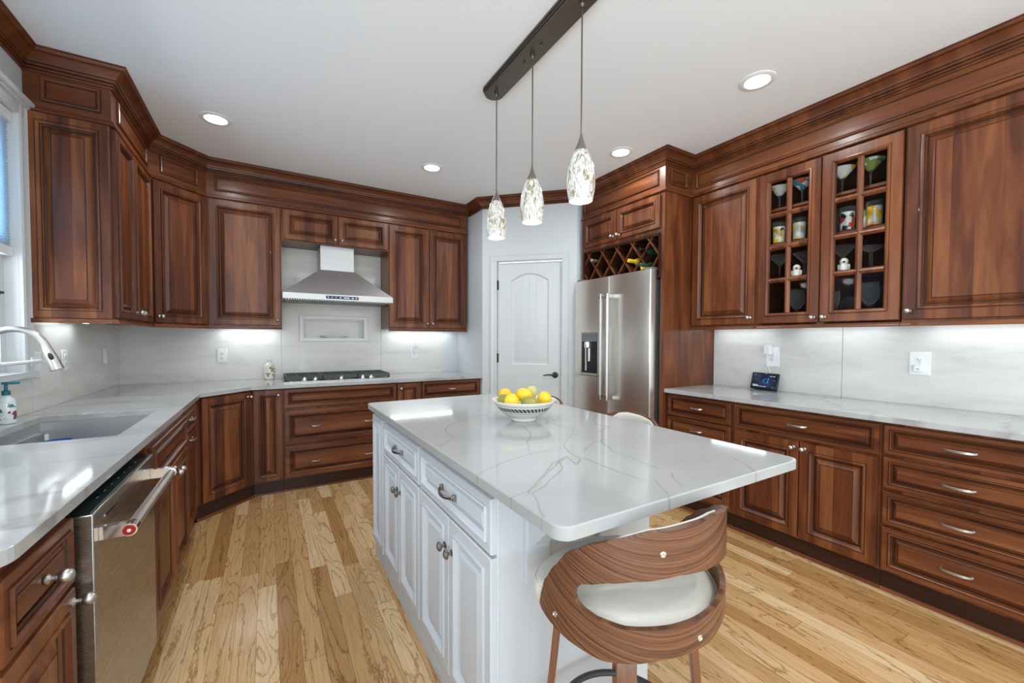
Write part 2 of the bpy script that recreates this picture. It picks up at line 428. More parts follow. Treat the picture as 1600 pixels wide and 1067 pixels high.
def pane_glass():
    m = bpy.data.materials.new('clear_pane'); m.use_nodes = True; N = m.node_tree.nodes; L = m.node_tree.links
    N.clear(); out = N.new('ShaderNodeOutputMaterial'); mx = N.new('ShaderNodeMixShader'); t = N.new('ShaderNodeBsdfTransparent'); g = N.new('ShaderNodeBsdfGlossy')
    fr = N.new('ShaderNodeFresnel'); fr.inputs[0].default_value = 1.12; g.inputs['Roughness'].default_value = 0.02
    L.new(fr.outputs[0], mx.inputs[0]); L.new(t.outputs[0], mx.inputs[1]); L.new(g.outputs[0], mx.inputs[2]); L.new(mx.outputs[0], out.inputs[0])
    return m


M_pane = pane_glass()


def glassware(name, tint=(0.9, 0.95, 0.97), dens=0.28):
    m = bpy.data.materials.new(name); m.use_nodes = True; N = m.node_tree.nodes; L = m.node_tree.links
    N.clear(); out = N.new('ShaderNodeOutputMaterial'); mx = N.new('ShaderNodeMixShader'); t = N.new('ShaderNodeBsdfTransparent'); g = N.new('ShaderNodeBsdfGlossy'); d = N.new('ShaderNodeBsdfDiffuse')
    m2 = N.new('ShaderNodeMixShader'); d.inputs[0].default_value = (*tint, 1); g.inputs['Roughness'].default_value = 0.05
    lw = N.new('ShaderNodeLayerWeight'); lw.inputs[0].default_value = 0.5
    pw = math_n(N, L, 'MULTIPLY', math_n(N, L, 'POWER', lw.outputs['Facing'], 3.4), 1.0)
    gd = N.new('ShaderNodeMixShader'); gd.inputs[0].default_value = 0.35; dd_ = N.new('ShaderNodeBsdfDiffuse'); dd_.inputs[0].default_value = (*tint, 1); L.new(g.outputs[0], gd.inputs[1]); L.new(dd_.outputs[0], gd.inputs[2]); L.new(pw, mx.inputs[0]); L.new(t.outputs[0], mx.inputs[1]); L.new(gd.outputs[0], mx.inputs[2])  # diffuse tint mixed in towards the edges stands in for glints
    m2.inputs[0].default_value = dens * 0.08; L.new(mx.outputs[0], m2.inputs[1]); L.new(d.outputs[0], m2.inputs[2]); L.new(m2.outputs[0], out.inputs[0])
    return m


M_glass = glassware('clear_glassware')


def painted(name, cols, scale=28, base=(0.75, 0.78, 0.76)):
    m, N, L, B = nt(name)
    tc = N.new('ShaderNodeTexCoord'); vo = N.new('ShaderNodeTexVoronoi'); vo.inputs['Scale'].default_value = scale; L.new(tc.outputs['Object'], vo.inputs['Vector'])
    sp = N.new('ShaderNodeSeparateColor'); L.new(vo.outputs['Color'], sp.inputs[0])
    st = [(0.0, base)] + [(0.3 + 0.7 * i / len(cols), c) for i, c in enumerate(cols)]
    rp = ramp(N, st); rp.color_ramp.interpolation = 'CONSTANT'; L.new(sp.outputs[0], rp.inputs[0]); L.new(rp.outputs[0], B.inputs['Base Color'])
    B.inputs['Roughness'].default_value = 0.15; B.inputs['Coat Weight'].default_value = 0.5
    return m


def shade_glass():
    m, N, L, B = nt('mottled_art_glass')
    tc = N.new('ShaderNodeTexCoord'); mp = N.new('ShaderNodeMapping'); mp.inputs['Scale'].default_value = (42, 42, 13); L.new(tc.outputs['Object'], mp.inputs[0])
    oi = N.new('ShaderNodeObjectInfo'); va = N.new('ShaderNodeVectorMath'); va.operation = 'ADD'; L.new(mp.outputs[0], va.inputs[0])
    cb = N.new('ShaderNodeCombineXYZ'); L.new(math_n(N, L, 'MULTIPLY', oi.outputs['Random'], 40), cb.inputs[0]); L.new(cb.outputs[0], va.inputs[1])
    no = N.new('ShaderNodeTexNoise'); no.inputs['Scale'].default_value = 1; no.inputs['Detail'].default_value = 4; no.inputs['Roughness'].default_value = 0.7; no.inputs['Distortion'].default_value = 1.6; L.new(va.outputs[0], no.inputs['Vector'])
    rp = ramp(N, [(0.36, (0.34, 0.25, 0.10)), (0.45, (0.50, 0.47, 0.37)), (0.50, (0.86, 0.86, 0.82)), (0.57, (0.95, 0.96, 0.97)), (0.64, (0.44, 0.44, 0.38)), (0.70, (0.8, 0.8, 0.78))]); L.new(no.outputs['Fac'], rp.inputs[0])
    L.new(mixc(N, L, 1.0, rp.outputs[0], (0.5, 0.5, 0.5), 'MULTIPLY'), B.inputs['Base Color']); L.new(rp.outputs[0], B.inputs['Emission Color']); B.inputs['Emission Strength'].default_value = 0.34
    B.inputs['Roughness'].default_value = 0.12
    return m


M_shade = shade_glass()
M_bulb = flat('bulb_glow', (1, 1, 1), 0.5, emit=(1.0, 0.97, 0.92), es=1.3)
# ------------------------------------------------------------------ the shell
WT = 0.12


def wall_with_hole(name, axis, c0, c1, a0, a1, z0, z1, ha0, ha1, hz0, hz1, m, label):
    """slab between c0..c1 on the axis normal, spanning a0..a1, with one rectangular opening"""
    b = MB()
    def bx(p, q, s, t):
        if q - p < 1e-5 or t - s < 1e-5: return
        b.box(c0, c1, p, q, s, t) if axis == 'x' else b.box(p, q, c0, c1, s, t)
    bx(a0, ha0, z0, z1); bx(ha1, a1, z0, z1); bx(ha0, ha1, z0, hz0); bx(ha0, ha1, hz1, z1)
    return struct(name, b, m, label, 'wall')


YR = -8.4
struct('floor', MB().box(-0.13, W_R + 0.13, YR - .13, 0.14, -0.06, 0), M_floor, 'honey oak strip floorboards running the length of the kitchen', 'floor')
struct('ceiling', MB().box(-0.13, W_R + 0.13, YR - .13, 0.14, H, H + 0.06), M_ceil, 'smooth pale grey white ceiling with recessed lights', 'ceiling')
WY0, WY1, WZ0, WZ1 = -2.62, -1.515, 1.13, 2.40
wall_with_hole('wall_left', 'x', -WT, 0, -4.85, 0, 0, H, WY0, WY1, WZ0, WZ1, M_wall, 'pale wall holding the sink window')  # stops short behind the camera, leaving an added opening for the side fill
NX0, NX1, NZ0, NZ1 = 1.355, 1.921, 1.300, 1.492
wall_with_hole('wall_back', 'y', 0, WT, -WT, 2.995, 0, H, NX0 - .039, NX1 + .039, NZ0 - .031, NZ1 + .031, M_wall, 'pale wall behind the range hood and cooktop')
struct('wall_right', MB().box(W_R, W_R + WT, YR, -1.345, 0, H), M_wall, 'pale wall behind the glass fronted cabinets', 'wall')
b = MB()
for x0, x1 in ((0, 0.06), (W_R - .06, W_R)): b.box(x0, x1, YR - WT, YR, 0, H)
b.box(0.06, W_R - .06, YR - WT, YR, 2.66, H)
struct('wall_rear', b, M_wall, 'unseen rear wall with a wide opening added to let in light', 'wall')  # unseen; the opening is shaped to admit light from behind the camera
# pantry: return wall, diagonal wall with door opening, short return beside the refrigerator
PC = Vector((2.995, -0.65)); S2 = math.sqrt(.5)
def diag(t, o=0.0): return (PC.x + S2 * t - S2 * o, PC.y - S2 * t - S2 * o)   # o: towards the room
TE = 0.983
DT0, DT1, DZ = 0.168, 0.830, 2.095
struct('wall_pantry_side', MB().prism([(2.995, 0.0), (2.995, -0.65), (3.075, -0.617), (3.075, 0.0)], 0, H), M_wall, 'narrow white wall closing the worktop beside the pantry door', 'wall')
b = MB()
for t0, t1, z0, z1 in ((0, DT0 - .012, 0, H), (DT1 + .012, TE, 0, H), (DT0 - .012, DT1 + .012, DZ + .012, H)):
    b.prism([diag(t0), diag(t1), diag(t1, -.1), diag(t0, -.1)], z0, z1)
struct('wall_pantry', b, M_wall, 'angled white corner wall around the pantry door', 'wall')
ex, ey = diag(TE)
struct('wall_pantry_return', MB().box(ex, W_R, ey - .005, ey + .06, 0, H), M_wall, 'sliver of white wall between pantry corner and refrigerator cabinet', 'wall')
# pantry door: local x along the diagonal, -y towards the room
RD = R(-45)
d = thing('door_1', 'white arched two panel pantry door with black lever', 'door', (*diag(DT0, -.022), 0), RD); d['kind'] = 'structure'
dw, dh = DT1 - DT0, DZ - 0.008
b = MB()
# leaf with recessed panels: grid columns built as stiles and rails around the openings
ax0, ax1, ay0, ay1 = 0.138, dw - 0.130, 1.035, 1.90     # upper panel, arch rises above ay1
by0, by1 = 0.20, 0.845
b.box(0, ax0, 0, .035, 0.008, dh); b.box(ax1, dw, 0, .035, 0.008, dh)
b.box(ax0, ax1, 0, .035, 0.008, by0); b.box(ax0, ax1, 0, .035, by1, ay0)
arch = [(ax0 + (ax1 - ax0) * i / 16, ay1 + 0.075 * math.sin(PI * i / 16) ** 0.85) for i in range(17)]
b.prism(arch + [(ax1, dh), (ax0, dh)], 0, .035, 'xz')
leaf = obj('leaf', b, M_trim, d)
def arch_ring(ins, y):
    w = ax1 - ax0 - 2 * ins
    return [(ax0 + ins + w * i / 16, y, ay1 - ins * 0.6 + (0.075 - ins * .25) * math.sin(PI * i / 16) ** 0.85) for i in range(17)] + [(ax1 - ins, y, ay0 + ins), (ax0 + ins, y, ay0 + ins)]
b = MB(); rr = [arch_ring(0, 0.0), arch_ring(.012, .012), arch_ring(.020, .013), arch_ring(.045, .005)]
vs = [v for r_ in rr for v in r_]; n_ = len(rr[0])
b.add(vs, [(j * n_ + i, j * n_ + (i + 1) % n_, (j + 1) * n_ + (i + 1) % n_, (j + 1) * n_ + i) for j in range(3) for i in range(n_)] + [tuple(3 * n_ + i for i in range(n_))])
for k in range(1, 4):   # bead-board grooves
    x = ax0 + .05 + (ax1 - ax0 - .10) * k / 4
    b.box(x - .003, x + .003, .0035, .006, ay0 + .05, ay1 + .02)
    b.box(x - .007, x - .003, .0028, .0055, ay0 + .05, ay1 + .02)
obj('arched_panel', b, M_trim, d)
obj('lower_panel', MB().panel(ax1 - ax0, by1 - by0, [(0, 0, 0), (.012, -.012, 0), (.02, -.013, 0), (.045, -.005, 0)]), M_trim, d, (ax0, 0, by0))
hx, hz = dw - 0.058, 0.935
hd = obj('door_lever', MB().lathe([(.031, 0), (.031, .006), (.026, .010), (.012, .012), (.011, .045)], (0, 0, 0), 20, 'y').tube([(0, -.045, 0), (-.03, -.05, .003), (-.07, -.05, .004), (-.115, -.046, -.006)], [.009, .0085, .007, .006], 8), M_bronze, d, (hx, 0, hz))
for hz_ in (0.30, 1.10, 1.86): obj('hinge', MB().lathe([(.007, -.05), (.007, .05)], (0, 0, 0), 10).box(-.004, .012, -.001, .002, -.045, .045), M_bronze, d, (-.006, -.006, hz_))
obj('strike_plate', MB().box(0, .006, -.002, .0, -.03, .03), M_bronze, d, (dw + .001, .004, .955))
b = MB()
cprof = [(0, 0), (.0, .016), (.012, .020), (.016, .013), (.05, .017), (.058, .021), (.064, .019), (.066, 0)]   # (across, proud)
def casing_leg(sign, x0, z0, z1):
    ring = [(x0 + sign * a, -p) for a, p in cprof]
    b.prism(ring if sign < 0 else ring[::-1], z0, z1, 'xy')
casing_leg(-1, -.008, 0, DZ + .012 + .062); casing_leg(1, dw + .008, 0, DZ + .012 + .062)
b.prism([(-p, DZ + .008 + a) for a, p in cprof], -.074, dw + .074, 'yz')
tag(obj('trim_1', b, M_trim, None, (*diag(DT0, 0), 0), RD), 'white moulded casing around the pantry door', 'door casing', kind='structure')

# window at the sink
wn = thing('window_1', 'white framed window over the sink', 'window', (0, (WY0 + WY1) / 2, WZ0)); wn['kind'] = 'structure'
wl = WY1 - WY0; wh = WZ1 - WZ0
b = MB(); fr_ = 0.045
e_ = wl / 2 - .0045
b.box(-.09, -.05, -e_, -e_ + fr_, 0, wh).box(-.09, -.05, e_ - fr_, e_, 0, wh).box(-.09, -.05, -e_ + fr_, e_ - fr_, 0, fr_).box(-.09, -.05, -e_ + fr_, e_ - fr_, wh - fr_, wh).box(-.085, -.055, -e_ + fr_, e_ - fr_, wh * .48, wh * .48 + .04)
obj('sash', b, M_trim, wn)
obj('pane', MB().box(-.072, -.068, -e_ + fr_, e_ - fr_, fr_, wh - fr_), M_pane, wn)
obj('sash_lock', MB().lathe([(.012, 0), (.012, .012), (.004, .016)], (-.045, wl / 2 - .09, wh * .30), 12, 'x').box(-.05, -.02, wl / 2 - .16, wl / 2 - .085, wh * .30 - .006, wh * .30 + .006), M_bronze, wn)
b = MB()
cp = [(0, 0), (0, .014), (.012, .019), (.02, .012), (.05, .016), (.066, .024), (.074, .020), (.076, 0)]
b.prism([(p, WY1 - .003 + a) for a, p in cp], WZ0 - .05, WZ1 + .076, 'xy')
b.prism([(p, WY0 + .003 - a) for a, p in cp][::-1], WZ0 - .05, WZ1 + .076, 'xy')
b.prism([(p, WZ1 + .003 + a) for a, p in cp], WY0 - .076, WY1 + .074, 'xz') if False else None
for a0, a1, p in ((0, .055, .016), (.05, .066, .030), (.064, .085, .046)): b.box(0, p, WY0 - .078, WY1 + .074, WZ1 + a0, WZ1 + a1)
b.box(0, .038, WY0 - .08, WY1 + .074, WZ0 - .030, WZ0 - .002).box(0, .014, WY0 - .07, WY1 + .066, WZ0 - .052, WZ0 - .03)
b.box(-.11, 0, WY1 - .004, WY1 - .0005, WZ0, WZ1)
tag(obj('trim_2', b, M_trim), 'white casing and sill around the sink window', 'window casing', kind='structure')
bl = thing('window_blind', 'white pleated cellular blind half lowered over the sink window', 'blind', (-.03, (WY0 + WY1) / 2, WZ1 - .002))
hl = wl / 2 - .008; pl = MB(); zz = []
nz = 44; z1_ = -.05; z0_ = 1.745 - WZ1
vs = []
for i in range(nz * 2 + 1): vs += [(.008 if i % 2 else .0, -hl, z1_ + (z0_ - z1_) * i / (nz * 2)), (.008 if i % 2 else .0, hl, z1_ + (z0_ - z1_) * i / (nz * 2))]
for i in range(nz * 2 + 1)[::-1]: vs += [(-.022 if i % 2 else -.010, -hl, z1_ + (z0_ - z1_) * i / (nz * 2)), (-.022 if i % 2 else -.010, hl, z1_ + (z0_ - z1_) * i / (nz * 2))]
q = len(vs) // 2
pl.add(vs, [(2 * i, 2 * i + 1, 2 * ((i + 1) % q) + 1, 2 * ((i + 1) % q)) for i in range(q)])
mb_, N_, L_, B_ = nt('blind_fabric'); B_.inputs['Base Color'].default_value = (.72, .84, .92, 1); B_.inputs['Roughness'].default_value = .8; B_.inputs['Transmission Weight'].default_value = 0.0
tr_ = N_.new('ShaderNodeBsdfTranslucent'); tr_.inputs[0].default_value = (.62, .80, .92, 1); mx_ = N_.new('ShaderNodeMixShader'); mx_.inputs[0].default_value = .5; L_.new(B_.outputs[0], mx_.inputs[1]); L_.new(tr_.outputs[0], mx_.inputs[2]); L_.new(mx_.outputs[0], [n_ for n_ in N_ if n_.type == 'OUTPUT_MATERIAL'][0].inputs[0])
obj('pleats', pl, mb_, bl, ang=5)
obj('headrail', MB().box(-.028, .022, -hl, hl, -.05, 0), M_plate, bl, bev=.003)
obj('bottom_rail', MB().box(-.022, .016, -hl, hl, 1.700 - WZ1, 1.745 - WZ1), M_plate, bl, bev=.004)
# bright sky outside is the world; a low garden wall tone is not visible

# porcelain splashback slabs
SB = 0.008
b = MB()
b.box(0.0005, SB, WY0 - 1.2, WY1 + .072, CT + .0005, WZ0 - .053)
b.box(0.0005, SB, WY1 + .076, -0.010, CT + .0005, 1.400)
tag(obj('trim_3', b, M_tile), 'beige porcelain splashback slab on the sink wall', 'splashback', kind='structure')
b = MB()
def sbk(x0, x1, z0, z1): b.box(x0, x1, -SB, -.0005, z0, z1)
sbk(0.0005, 1.163, CT + .0005, 1.40); sbk(2.101, 2.80, CT + .0005, 1.40)
sbk(1.165, NX0 - .04, CT + .0005, 2.168); sbk(NX1 + .04, 2.099, CT + .0005, 2.168)
sbk(NX0 - .04, NX1 + .04, CT + .0005, NZ0 - .032); sbk(NX0 - .04, NX1 + .04, NZ1 + .032, 2.168)
tag(obj('trim_4', b, M_tile), 'beige porcelain splashback slab behind the cooktop', 'splashback', kind='structure')
b = MB()
for y0, y1 in ((-3.294, -2.376), (-4.6, -3.297)): b.box(W_R - SB, W_R - .0005, y0, y1, CT + .0005, 1.40)
tag(obj('trim_5', b, M_tile), 'beige porcelain splashback slabs above the long buffet worktop', 'splashback', kind='structure')
tag(obj('trim_9', MB().box(2.80, 2.993, -.004, -.0005, CT + .0005, 2.64), M_wall), 'plain white wall strip beside the splashback end', 'wall strip', kind='structure')
# wall niche
nb = MB()
nb.box(NX0, NX1, WT - .012, WT - .0005, NZ0, NZ1)
nf = tag(obj('niche', nb, M_tile), 'framed rectangular wall niche under the range hood', 'niche', kind='structure')
b = MB(); F0 = .038
b.box(NX0 - F0, NX0, -.020, WT - .013, NZ0 - .030, NZ1 + .030).box(NX1, NX1 + F0, -.020, WT - .013, NZ0 - .030, NZ1 + .030)
b.box(NX0, NX1, -.020, WT - .013, NZ0 - .030, NZ0 - .0005).box(NX0, NX1, -.020, WT - .013, NZ1 + .0005, NZ1 + .030)
obj('niche_frame', b, flat('pale_marble', (.80, .80, .78), .3), nf, bev=.002)
pd = thing('dish', 'oval white serving dish lying in the wall niche', 'dish', (1.64, .045, NZ0 + .0005))
obj('body', MB().lathe([(.075, 0), (.08, .003), (.11, .012), (.135, .022), (.137, .025), (.11, .017), (.06, .010), (.001, .009)], n=36, sy=.42), M_ceramic, pd)

# ------------------------------------------------------------------ crown, ledge and frieze (continuous joinery at the ceiling)
UF = 0.33      # frieze plane of wall cabinets
path = [(0, YR + .2), (0, -1.436), (UF, -1.436), (UF, -.631), (.631, -UF), (2.993, -UF), (2.993, -.65), (3.695, -1.352), (3.712, -1.400), (3.712, -2.372), (W_R - UF, -2.372), (W_R - UF, -4.75)]
z0 = 2.652
crown = [(.0, z0, 0), (.010, z0, 0), (.0128, z0 + .005, 0), (.0100, z0 + .011, 0), (.0080, z0 + .0115, 1), (.0080, z0 + .0150, 1), (.0135, z0 + .0158, 0), (.0168, z0 + .021, 0), (.0135, z0 + .0262, 0), (.0112, z0 + .0268, 1), (.0112, z0 + .0300, 1),
         (.0215, z0 + .0310, 0), (.0240, z0 + .0390, 0), (.0225, z0 + .0398, 1), (.0225, z0 + .0425, 1), (.0290, z0 + .0435, 0), (.0300, z0 + .0490, 0), (.0340, z0 + .0560, 0), (.0420, z0 + .0665, 0), (.0530, z0 + .0760, 0), (.0625, z0 + .0805, 0), (.0610, z0 + .0812, 1), (.0610, z0 + .0838, 1), (.0690, z0 + .0850, 0), (.0750, z0 + .0905, 0), (.0775, z0 + .0975, 0), (.0765, z0 + .0982, 1), (.0765, z0 + .1000, 1), (.081, z0 + .1008, 0), (.081, H - .0005, 0), (.0, H - .0005, 0)]
M_crown = wood('crown_wood', CH_D, CH_M, CH_L, 'x', strip=9, var=0.0, fine=0.12)
def seg_sweep(name, pts, prof, m, label, cat, parts=None):
    return tag(obj(name, MB().sweep(pts, prof), m, ang=28), label, cat, kind='structure')
seg_sweep('trim_6', path, crown, [M_crown, M_glaze], 'cherry crown moulding running round the ceiling', 'crown moulding')
ledge = [(-.02, 2.455), (.012, 2.455), (.016, 2.460), (.016, 2.466), (.011, 2.470), (.011, 2.474), (.006, 2.480), (-.02, 2.480)]
lp = [(0.0, -1.436), (UF, -1.436), (UF, -.631), (.631, -UF), (2.962, -UF)]
seg_sweep('trim_7', lp, ledge, M_crown, 'thin cherry ledge moulding above the sink wall and hood wall doors', 'moulding')
seg_sweep('trim_8', [(3.712, -1.400), (3.712, -2.372), (W_R - UF, -2.372), (W_R - UF, -4.6)], ledge, M_crown, 'thin cherry ledge moulding above the refrigerator and glass doors', 'moulding')


def frieze(name, p0, rz, w, label, x0=.05, x1=None, depth=.03):
    """flat board with one planted bead rectangle; local x runs along the face"""
    h = z0 + .01 - 2.480
    b = MB().box(0, w, 0, depth, 0, h)
    a = x0; e = (x1 if x1 is not None else w - x0); q0, q1 = 2.512 - 2.480, 2.640 - 2.480
    b.panel(e - a, q1 - q0, [(0, 0, 1), (.001, .001, 1), (.0035, .001, 1), (.0045, .011, 0), (.010, .0135, 0), (.016, .009, 0), (.019, .003, 0), (.0195, .001, 1), (.0235, .0008, 1), (.024, .0012, 0)], x0=a, z0=q0)
    return tag(obj(name, b, [M_cherryh, M_glaze], None, (*p0, 2.480), rz), label, 'frieze', kind='structure')


frieze('trim_10', (0.002, -1.436), 0, UF - .002, 'short cherry frieze panel on the end by the window', .06, .29)
frieze('trim_11', (UF, -1.405), R(90), .774, 'cherry frieze panel over the narrow double doors by the sink', .06, .72)
frieze('trim_12', (UF, -.631), R(45), .4255, 'cherry frieze panel over the angled corner door', .075, .355)
frieze('trim_13', (.631, -UF), 0, 2.962 - .631, 'long cherry frieze panel above the range hood', .055, 2.265)
frieze('trim_14', (3.712, -1.400), R(-90), .972, 'cherry frieze panel over the refrigerator doors', .03, .915)
frieze('trim_15', (3.743, -2.372), 0, W_R - UF - 3.743, 'small cherry frieze panel on the side of the refrigerator cabinet', .022, .225)
frieze('trim_16', (W_R - UF, -2.372), R(-90), 2.2, 'long cherry frieze panel above the glass doors', .035, 2.17)


# ------------------------------------------------------------------ cabinet parts
def rings(fw, s, g=1):
    return [(0, 0, 0), (0, .0165, 0), (.0025, .020, 0), (fw, .020, 0), (fw + .0006, .0180, g), (fw + .0034, .0180, g), (fw + .0044, .0248, 0), (fw + .0085 * s + .001, .0264, 0), (fw + .014 * s, .0238, 0), (fw + .018 * s, .0168, 0),
            (fw + .0205 * s, .0130, g), (fw + .025 * s, .0080, 0), (fw + .0262 * s, .0045, g), (fw + .0312 * s, .0042, g), (fw + .0322 * s, .0055, 0), (fw + .057 * s, .0165, 0), (fw + .0578 * s, .0148, g), (fw + .0605 * s, .0148, g), (fw + .0615 * s, .0178, 0)]


CHM = [M_cherry, M_glaze]; CHH = [M_cherryh, M_glaze]; WHM = [M_white, M_white]


def front(kind, root, x, z, w, h, mats=None, fw=None, s=None):
    if kind == 'door': fw, s = fw or .046, s or 1.0
    else:
        fw, s = fw or (.020 if h < .2 else .034), s or (.55 if h < .2 else .75)
    mats = mats or (CHM if kind == 'door' else CHH)
    return obj(kind, MB().panel(w, h, rings(fw, s)), mats, root, (x, -.0004, z))


EGG = [(.0105, 0), (.0105, .003), (.0085, .005), (.005, .008), (.0048, .014), (.008, .0165), (.0125, .021), (.0148, .027), (.0145, .033), (.0118, .039), (.007, .0435), (.001, .0455)]
RND = [(.012, 0), (.012, .003), (.006, .006), (.0055, .014), (.012, .017), (.0165, .020), (.0168, .024), (.014, .0275), (.011, .0285), (.0105, .030), (.001, .031)]
_knob = {}
def knob(door, x, z, m=M_nickel, prof=EGG, y=-.020):
    return obj('knob', MB().lathe(prof, n=20, ax='y'), m, door, (x, y, z))


def pull(front_, x, z, w=.096, m=M_nickel, y=-.0178, out=.026, name='pull'):
    b = MB(); n = 12
    pts = []
    for i in range(n + 1):
        t = i / n; a = PI * t
        pts.append((-w / 2 + w * t, -(.006 + (out - .006) * min(1, math.sin(a) ** .45 if 0 < t < 1 else 0)), 0))
    b.tube(pts, 0, 4, flat=(.0045, .0055))
    for sx in (-1, 1): b.lathe([(.0075, 0), (.0075, .004), (.005, .008)], (sx * w / 2, 0, 0), 10, 'y')
    return obj(name, b, m, front_, (x, y, z), bev=.001)


def bowpull(front_, x, z, w=.115, y=-.0178):
    """antique bow pull on the island drawers"""
    b = MB(); n = 14; pts = []
    for i in range(n + 1):
        t = i / n; pts.append((-w / 2 + w * t, -(.010 + .020 * math.sin(PI * t) ** .6), -.004 * math.sin(PI * t)))
    b.tube(pts, 0, 4, flat=(.0038, .0055))
    for sx in (-1, 1): b.box(sx * w / 2 - .006, sx * w / 2 + .006, -.013, 0, -.011, .011)
    return obj('bow_pull', b, M_pewter, front_, (x, y, z), bev=.002)


def carcass(root, w, d, z0, z1, m=M_cherry, name='body'):
    return obj(name, MB().box(.0006, w - .0006, 0, d, z0, z1), m, root)


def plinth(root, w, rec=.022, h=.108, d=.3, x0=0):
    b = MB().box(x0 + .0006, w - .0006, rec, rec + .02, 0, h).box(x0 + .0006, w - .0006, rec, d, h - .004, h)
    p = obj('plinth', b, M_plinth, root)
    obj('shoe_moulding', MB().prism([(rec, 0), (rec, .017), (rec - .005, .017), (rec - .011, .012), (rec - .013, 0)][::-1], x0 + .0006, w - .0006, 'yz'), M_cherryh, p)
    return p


def wall_cab(name, label, loc, rz, w, d=.323, z0_=1.400, z1_=2.454, rail=True, xr=(0, 0), group=None, body=True):
    root = thing(name, label, 'cabinet', (*loc, z0_), rz, group)
    if body: carcass(root, w, d, 0, z1_ - z0_)
    if rail:
        b = MB().prism([(-.030, -.024), (-.030, -.019), (-.026, -.015), (-.022, -.007), (-.022, -.001), (.002, -.001), (.002, -.024)][::-1], .0006 - xr[0], w - .0006 + xr[1], 'yz')
        obj('light_rail', b, M_cherryh, root)
    return root


# ------------------------------------------------------------------ wall cabinets, sink wall
FL = .325
c = wall_cab('wall_cabinet', 'narrow cherry double door wall cabinet with panelled end beside the window', (FL, -1.435), R(90), .798, d=.322, rail=False)
ep = obj('end_panel', MB().panel(.318, 1.050, rings(.038, 1.0)), CHM, c, (0, .3205, .001), R(-90))
# (the end panel faces the window: local frame of the cabinet is turned, so it is laid on the short side)
b = MB().box(-.028, .320, -.020, 0, -.024, -.001).prism([(-.030, -.024), (-.030, -.019), (-.026, -.015), (-.022, -.007), (-.022, -.001), (.002, -.001), (.002, -.024)][::-1], -.02, .797, 'yz')
obj('light_rail', MB().prism([(-.030, -.024), (-.030, -.019), (-.026, -.015), (-.022, -.007), (-.022, -.001), (.002, -.001), (.002, -.024)][::-1], -.028, .797, 'yz'), M_cherryh, c)
obj('end_rail', MB().box(-.030, -.001, .0022, .32, -.024, -.001), M_cherryh, c)
for x, w, kx in ((.006, .352, .325), (.362, .425, .030)):
    f = front('door', c, x, .012, w, 1.030, fw=.034, s=.85); knob(f, kx, .045)
# corner, angled door
c = thing('corner_wall_cabinet', 'cherry corner wall cabinet with one angled door', 'cabinet', (.325, -.637, 1.400), R(45))
h45 = .4412
obj('body', MB().prism([(0, 0), (h45, 0), (h45 + .2275, .2275), (h45 / 2 + .002, h45 / 2 + .448), (h45 / 2 - .002, h45 / 2 + .448), (-.2275, .2275)], 0, 1.054), M_cherry, c)
obj('light_rail', MB().prism([(-.030, -.024), (-.030, -.019), (-.026, -.015), (-.022, -.007), (-.022, -.001), (.002, -.001), (.002, -.024)][::-1], .014, h45 - .014, 'yz'), M_cherryh, c)
f = front('door', c, .024, .012, h45 - .048, 1.030); knob(f, .028, .045)
# hood wall
c = wall_cab('wall_cabinet', 'cherry single door wall cabinet left of the range hood', (.638, -FL), 0, .526)
f = front('door', c, .008, .012, .510, 1.030); knob(f, .482, .045)
c = wall_cab('wall_cabinet', 'short cherry double door cabinet above the range hood', (1.1655, -FL), 0, .934, z0_=2.172, rail=False)
for x, w, kx in ((.012, .452, .425), (.472, .450, .027)):
    f = front('door', c, x, .010, w, .262, fw=.038, s=.85); knob(f, kx, .035)
c = wall_cab('wall_cabinet', 'cherry double door wall cabinet right of the range hood', (2.1005, -FL), 0, .858)
for x, w, kx in ((.008, .412, .385), (.424, .426, .027)):
    f = front('door', c, x, .012, w, 1.030); knob(f, kx, .045)
# buffet wall, beside the glass doors
XU = W_R - FL
c = wall_cab('wall_cabinet', 'tall cherry single door wall cabinet between refrigerator and glass doors', (XU, -2.3735), R(-90), .532)
f = front('door', c, .018, .012, .500, 1.030); knob(f, .472, .045)
c = wall_cab('wall_cabinet', 'wide cherry single door wall cabinet beyond the glass doors', (XU, -3.678), R(-90), .56)
f = front('door', c, .010, .012, .540, 1.030, fw=.05); knob(f, .024, .045)

